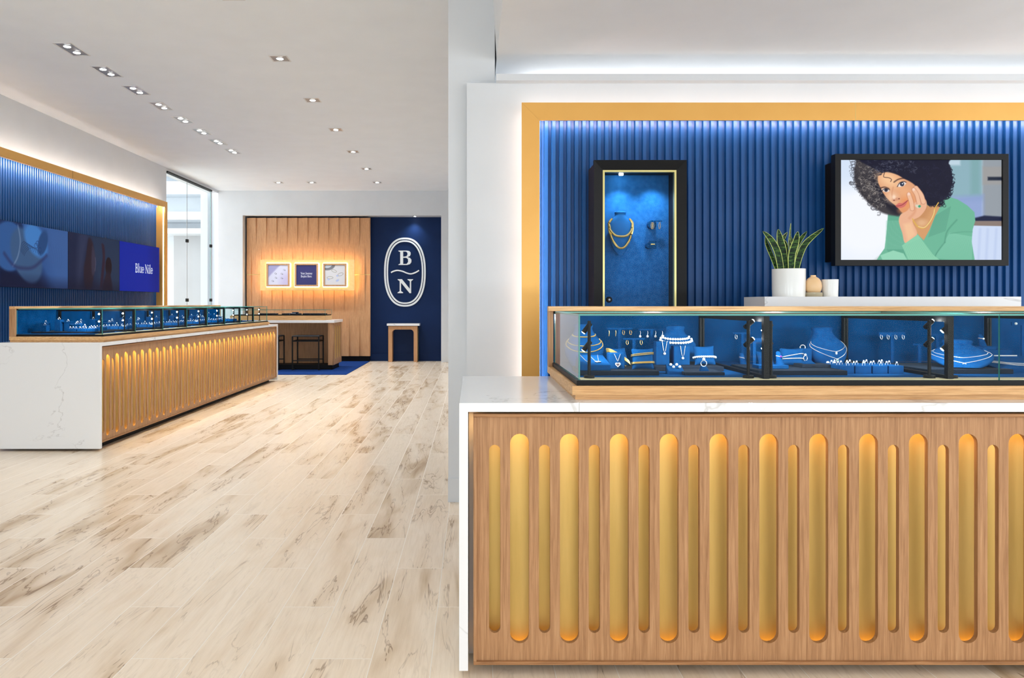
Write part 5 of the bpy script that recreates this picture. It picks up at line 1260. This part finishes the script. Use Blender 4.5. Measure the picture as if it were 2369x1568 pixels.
for k in range(44): m.ball((-0.03+k*0.0052, 0, 0.0), 0.0025, 6)
m.build('pearl_strand', M['pearl'], q, smooth=True)
block(1.97, 2.24, 2.93, 2.96, ZG+0.0005, 1.0275, 'narrow blue rail carrying the straight row of pearls')

# --- the showcase on the wall
Yw = 4.335
Bw, bw = bust(P(1435, 590, 4.36), 0.145, 0.245, 0.0, 'small hanging bust with two gold chains inside the wall showcase', 0.0)
bw.location.z -= 0.0
Bw.T = [0, .12, .35, .6, .78, .86, .93, 1.0, 1.01, 1.02]; Bw.HW = [.10, .26, .42, .5, .5, .40, .24, .22, .22, .22]; Bw.HD = [.05, .12, .18, .2, .2, .2, .2, .2, .2, .2]
for ch in list(bw.children): bpy.data.objects.remove(ch)
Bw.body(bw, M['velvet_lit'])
necklace(Bw, bw, 'short rope of gold on the showcase bust', .88, .44, 0.0072, M['ygold'], p=2.6)
necklace(Bw, bw, 'long gold chain on the showcase bust', .84, .16, 0.0072, M['ygold'], p=2.6)
for (xc, yc, rad), lab, bx in (((1508.5, 519.5, 10.3), 'round blue wall peg with two gold earrings in the showcase', (1515, 1532, 510, 512)), ((1502, 567.5, 8), 'lower round blue wall peg with a gold bar in the showcase', (1503, 1519, 556.5, 575))):
    c = P(xc, yc, 4.375); r = thing('wall_peg', lab, 'jewellery stand', c)
    MB().tube([(0, 0.025, 0), (0, 0.0, 0), (0, -0.006, 0)], [rad*4.375/F, rad*4.375/F, rad*4.375/F*.93], 32).build('peg_disc', M['velvet'], r, smooth=True)
    a = P(bx[0], bx[2], 4.355); b = P(bx[1], bx[3], 4.355)
    MB().box(a[0]-c[0], b[0]-c[0], -0.018, -0.007, b[2]-c[2], a[2]-c[2]).build('peg_arm', M['velvet'], r)
for x, n in ((1509.5, 'left'), (1527.5, 'right')):
    for d in (-1.3, 1.3)[:2 if x < 1515 else 1]:
        q = thing('earring', 'slim gold hoop in the showcase, by the round peg' if x < 1515 else 'single slim gold hoop at the end of the peg arm', 'earring', P(x+d, 522, 4.335), group='showcase hoops' if x < 1515 else None)
        MB().tube([(0.005*math.cos(t), 0, 0.019*math.sin(t)) for t in [2*PI*i/24 for i in range(24)]], 0.0016, 6, True).build('hoop', M['ygold'], q, smooth=True)
q = thing('gold_bar_earring', 'little gold bar on the lower peg of the showcase', 'earring', P(1510, 565, 4.33)); MB().tube([(-0.012, 0, 0), (0.012, 0, 0)], 0.004, 10).build('bar', M['ygold'], q, smooth=True)

# --- the long left case
ords = ['first', 'second', 'third', 'fourth', 'fifth', 'sixth', 'seventh', 'eighth']
bays = [6.29]+[6.877, 7.49, 8.117, 8.74, 9.365, 9.99, 10.60]
def vblock(x0, x1, y0, y1, z1, lab, z0=ZV, mat='velvet', **k): return block(x0, x1, y0, y1, z0, z1, lab, mat=mat, **k)
for b in range(7):
    rs = random.Random(b+11); y0 = bays[b]+0.05; y1 = bays[b+1]-0.05; o_ = ords[b]+' bay of the long case'; L = y1-y0
    vblock(-3.86, -3.30, y0+0.05, y0+0.40, ZV+0.015, 'dark edged riser across the '+o_, mat='slate', name='display_riser', cat='riser'); z = ZV+0.0152
    # tall blocks
    tb = [(-3.84, 0.16, 0.072), (-3.80, 0.08, 0.050), (-3.72, 0.16, 0.085), (-3.62, 0.28, 0.065)]
    for k, (x, v, h) in enumerate(tb):
        h *= rs.uniform(.85, 1.25); w = 0.055
        vblock(x, x+w, y0+v, y0+v+w, z+h, ['tallest rear', 'low front', 'high middle', 'farther'][k]+' velvet ring pedestal, '+o_, z0=z, name='ring_pedestal', cat='ring pedestal')
        ring((x+w/2, y0+v+w/2, z+h+0.006), 0.3, 0, 'diamond ring on the '+['tallest rear', 'low front', 'high middle', 'farther'][k]+' pedestal, '+o_, None, R=0.008, gr=0.0045, th=0.0014)
    # stepped plates
    for k in range(3):
        x = -3.62+k*0.075; h = 0.085-0.022*k
        st = thing('plate_stand', ['highest', 'middle', 'lowest'][k]+' thin plate stand with a ring, '+o_, 'ring stand', (x, y0+0.20, z))
        MB().box(-0.04, 0.04, -0.03, 0.03, h-0.006, h).build('plate', M['velvet'], st); MB().box(-0.022, 0.022, -0.02, 0.02, 0, h-0.0062).build('post', M['velvet'], st)
        ring((x, y0+0.20, z+h+0.006), 0.2, 0, 'diamond ring on the '+['highest', 'middle', 'lowest'][k]+' thin plate, '+o_, None, R=0.008, gr=0.0045, th=0.0014)
    # ring rows near the glass
    for k in range(3):
        x = -3.56+k*0.085; yy = y0+0.075
        vblock(x, x+0.078, yy, yy+0.055, z+0.027, ['innermost', 'middle', 'outermost'][k]+' low ring tray, '+o_, z0=z, name='ring_tray', cat='ring tray')
        for q in range(3): ring((x+0.014+q*0.025, yy+0.028, z+0.027+0.004), 0.2, 0, 'tiny diamond ring on the '+['innermost', 'middle', 'outermost'][k]+' low tray, '+o_, 'rings on the '+['innermost', 'middle', 'outermost'][k]+' low tray, '+o_, R=0.0072, gr=0.004, th=0.0013)
    vblock(-3.50, -3.36, y0+0.30, y0+0.38, z+0.030, 'long ring tray along the far side of the '+o_, z0=z, name='ring_tray', cat='ring tray')
    for q in range(5): ring((-3.485+q*0.027, y0+0.34, z+0.034), 0.2, 0, 'tiny diamond ring on the long tray, '+o_, 'rings on the long tray, '+o_, R=0.0072, gr=0.004, th=0.0013)
    if b in (1, 2, 4):
        cd = thing('price_card', 'small tilted white card in the '+o_, 'card', (-3.36, y0+0.16, z+0.0285 if False else z), (0, 0, PI/2))
        MB().add([(-.03, 0, 0), (.03, 0, 0), (.03, .006, 0), (-.03, .006, 0), (-.03, .022, .036), (.03, .022, .036), (.03, .028, .036), (-.03, .028, .036)], [(0, 3, 2, 1), (4, 5, 6, 7), (0, 1, 5, 4), (1, 2, 6, 5), (2, 3, 7, 6), (3, 0, 4, 7)]).build('card_sheet', M['card'], cd)
vblock(-3.80, -3.45, 10.75, 10.95, ZV+0.012, 'flat dark riser in the glass end bay of the long case', mat='slate', name='display_riser', cat='riser')
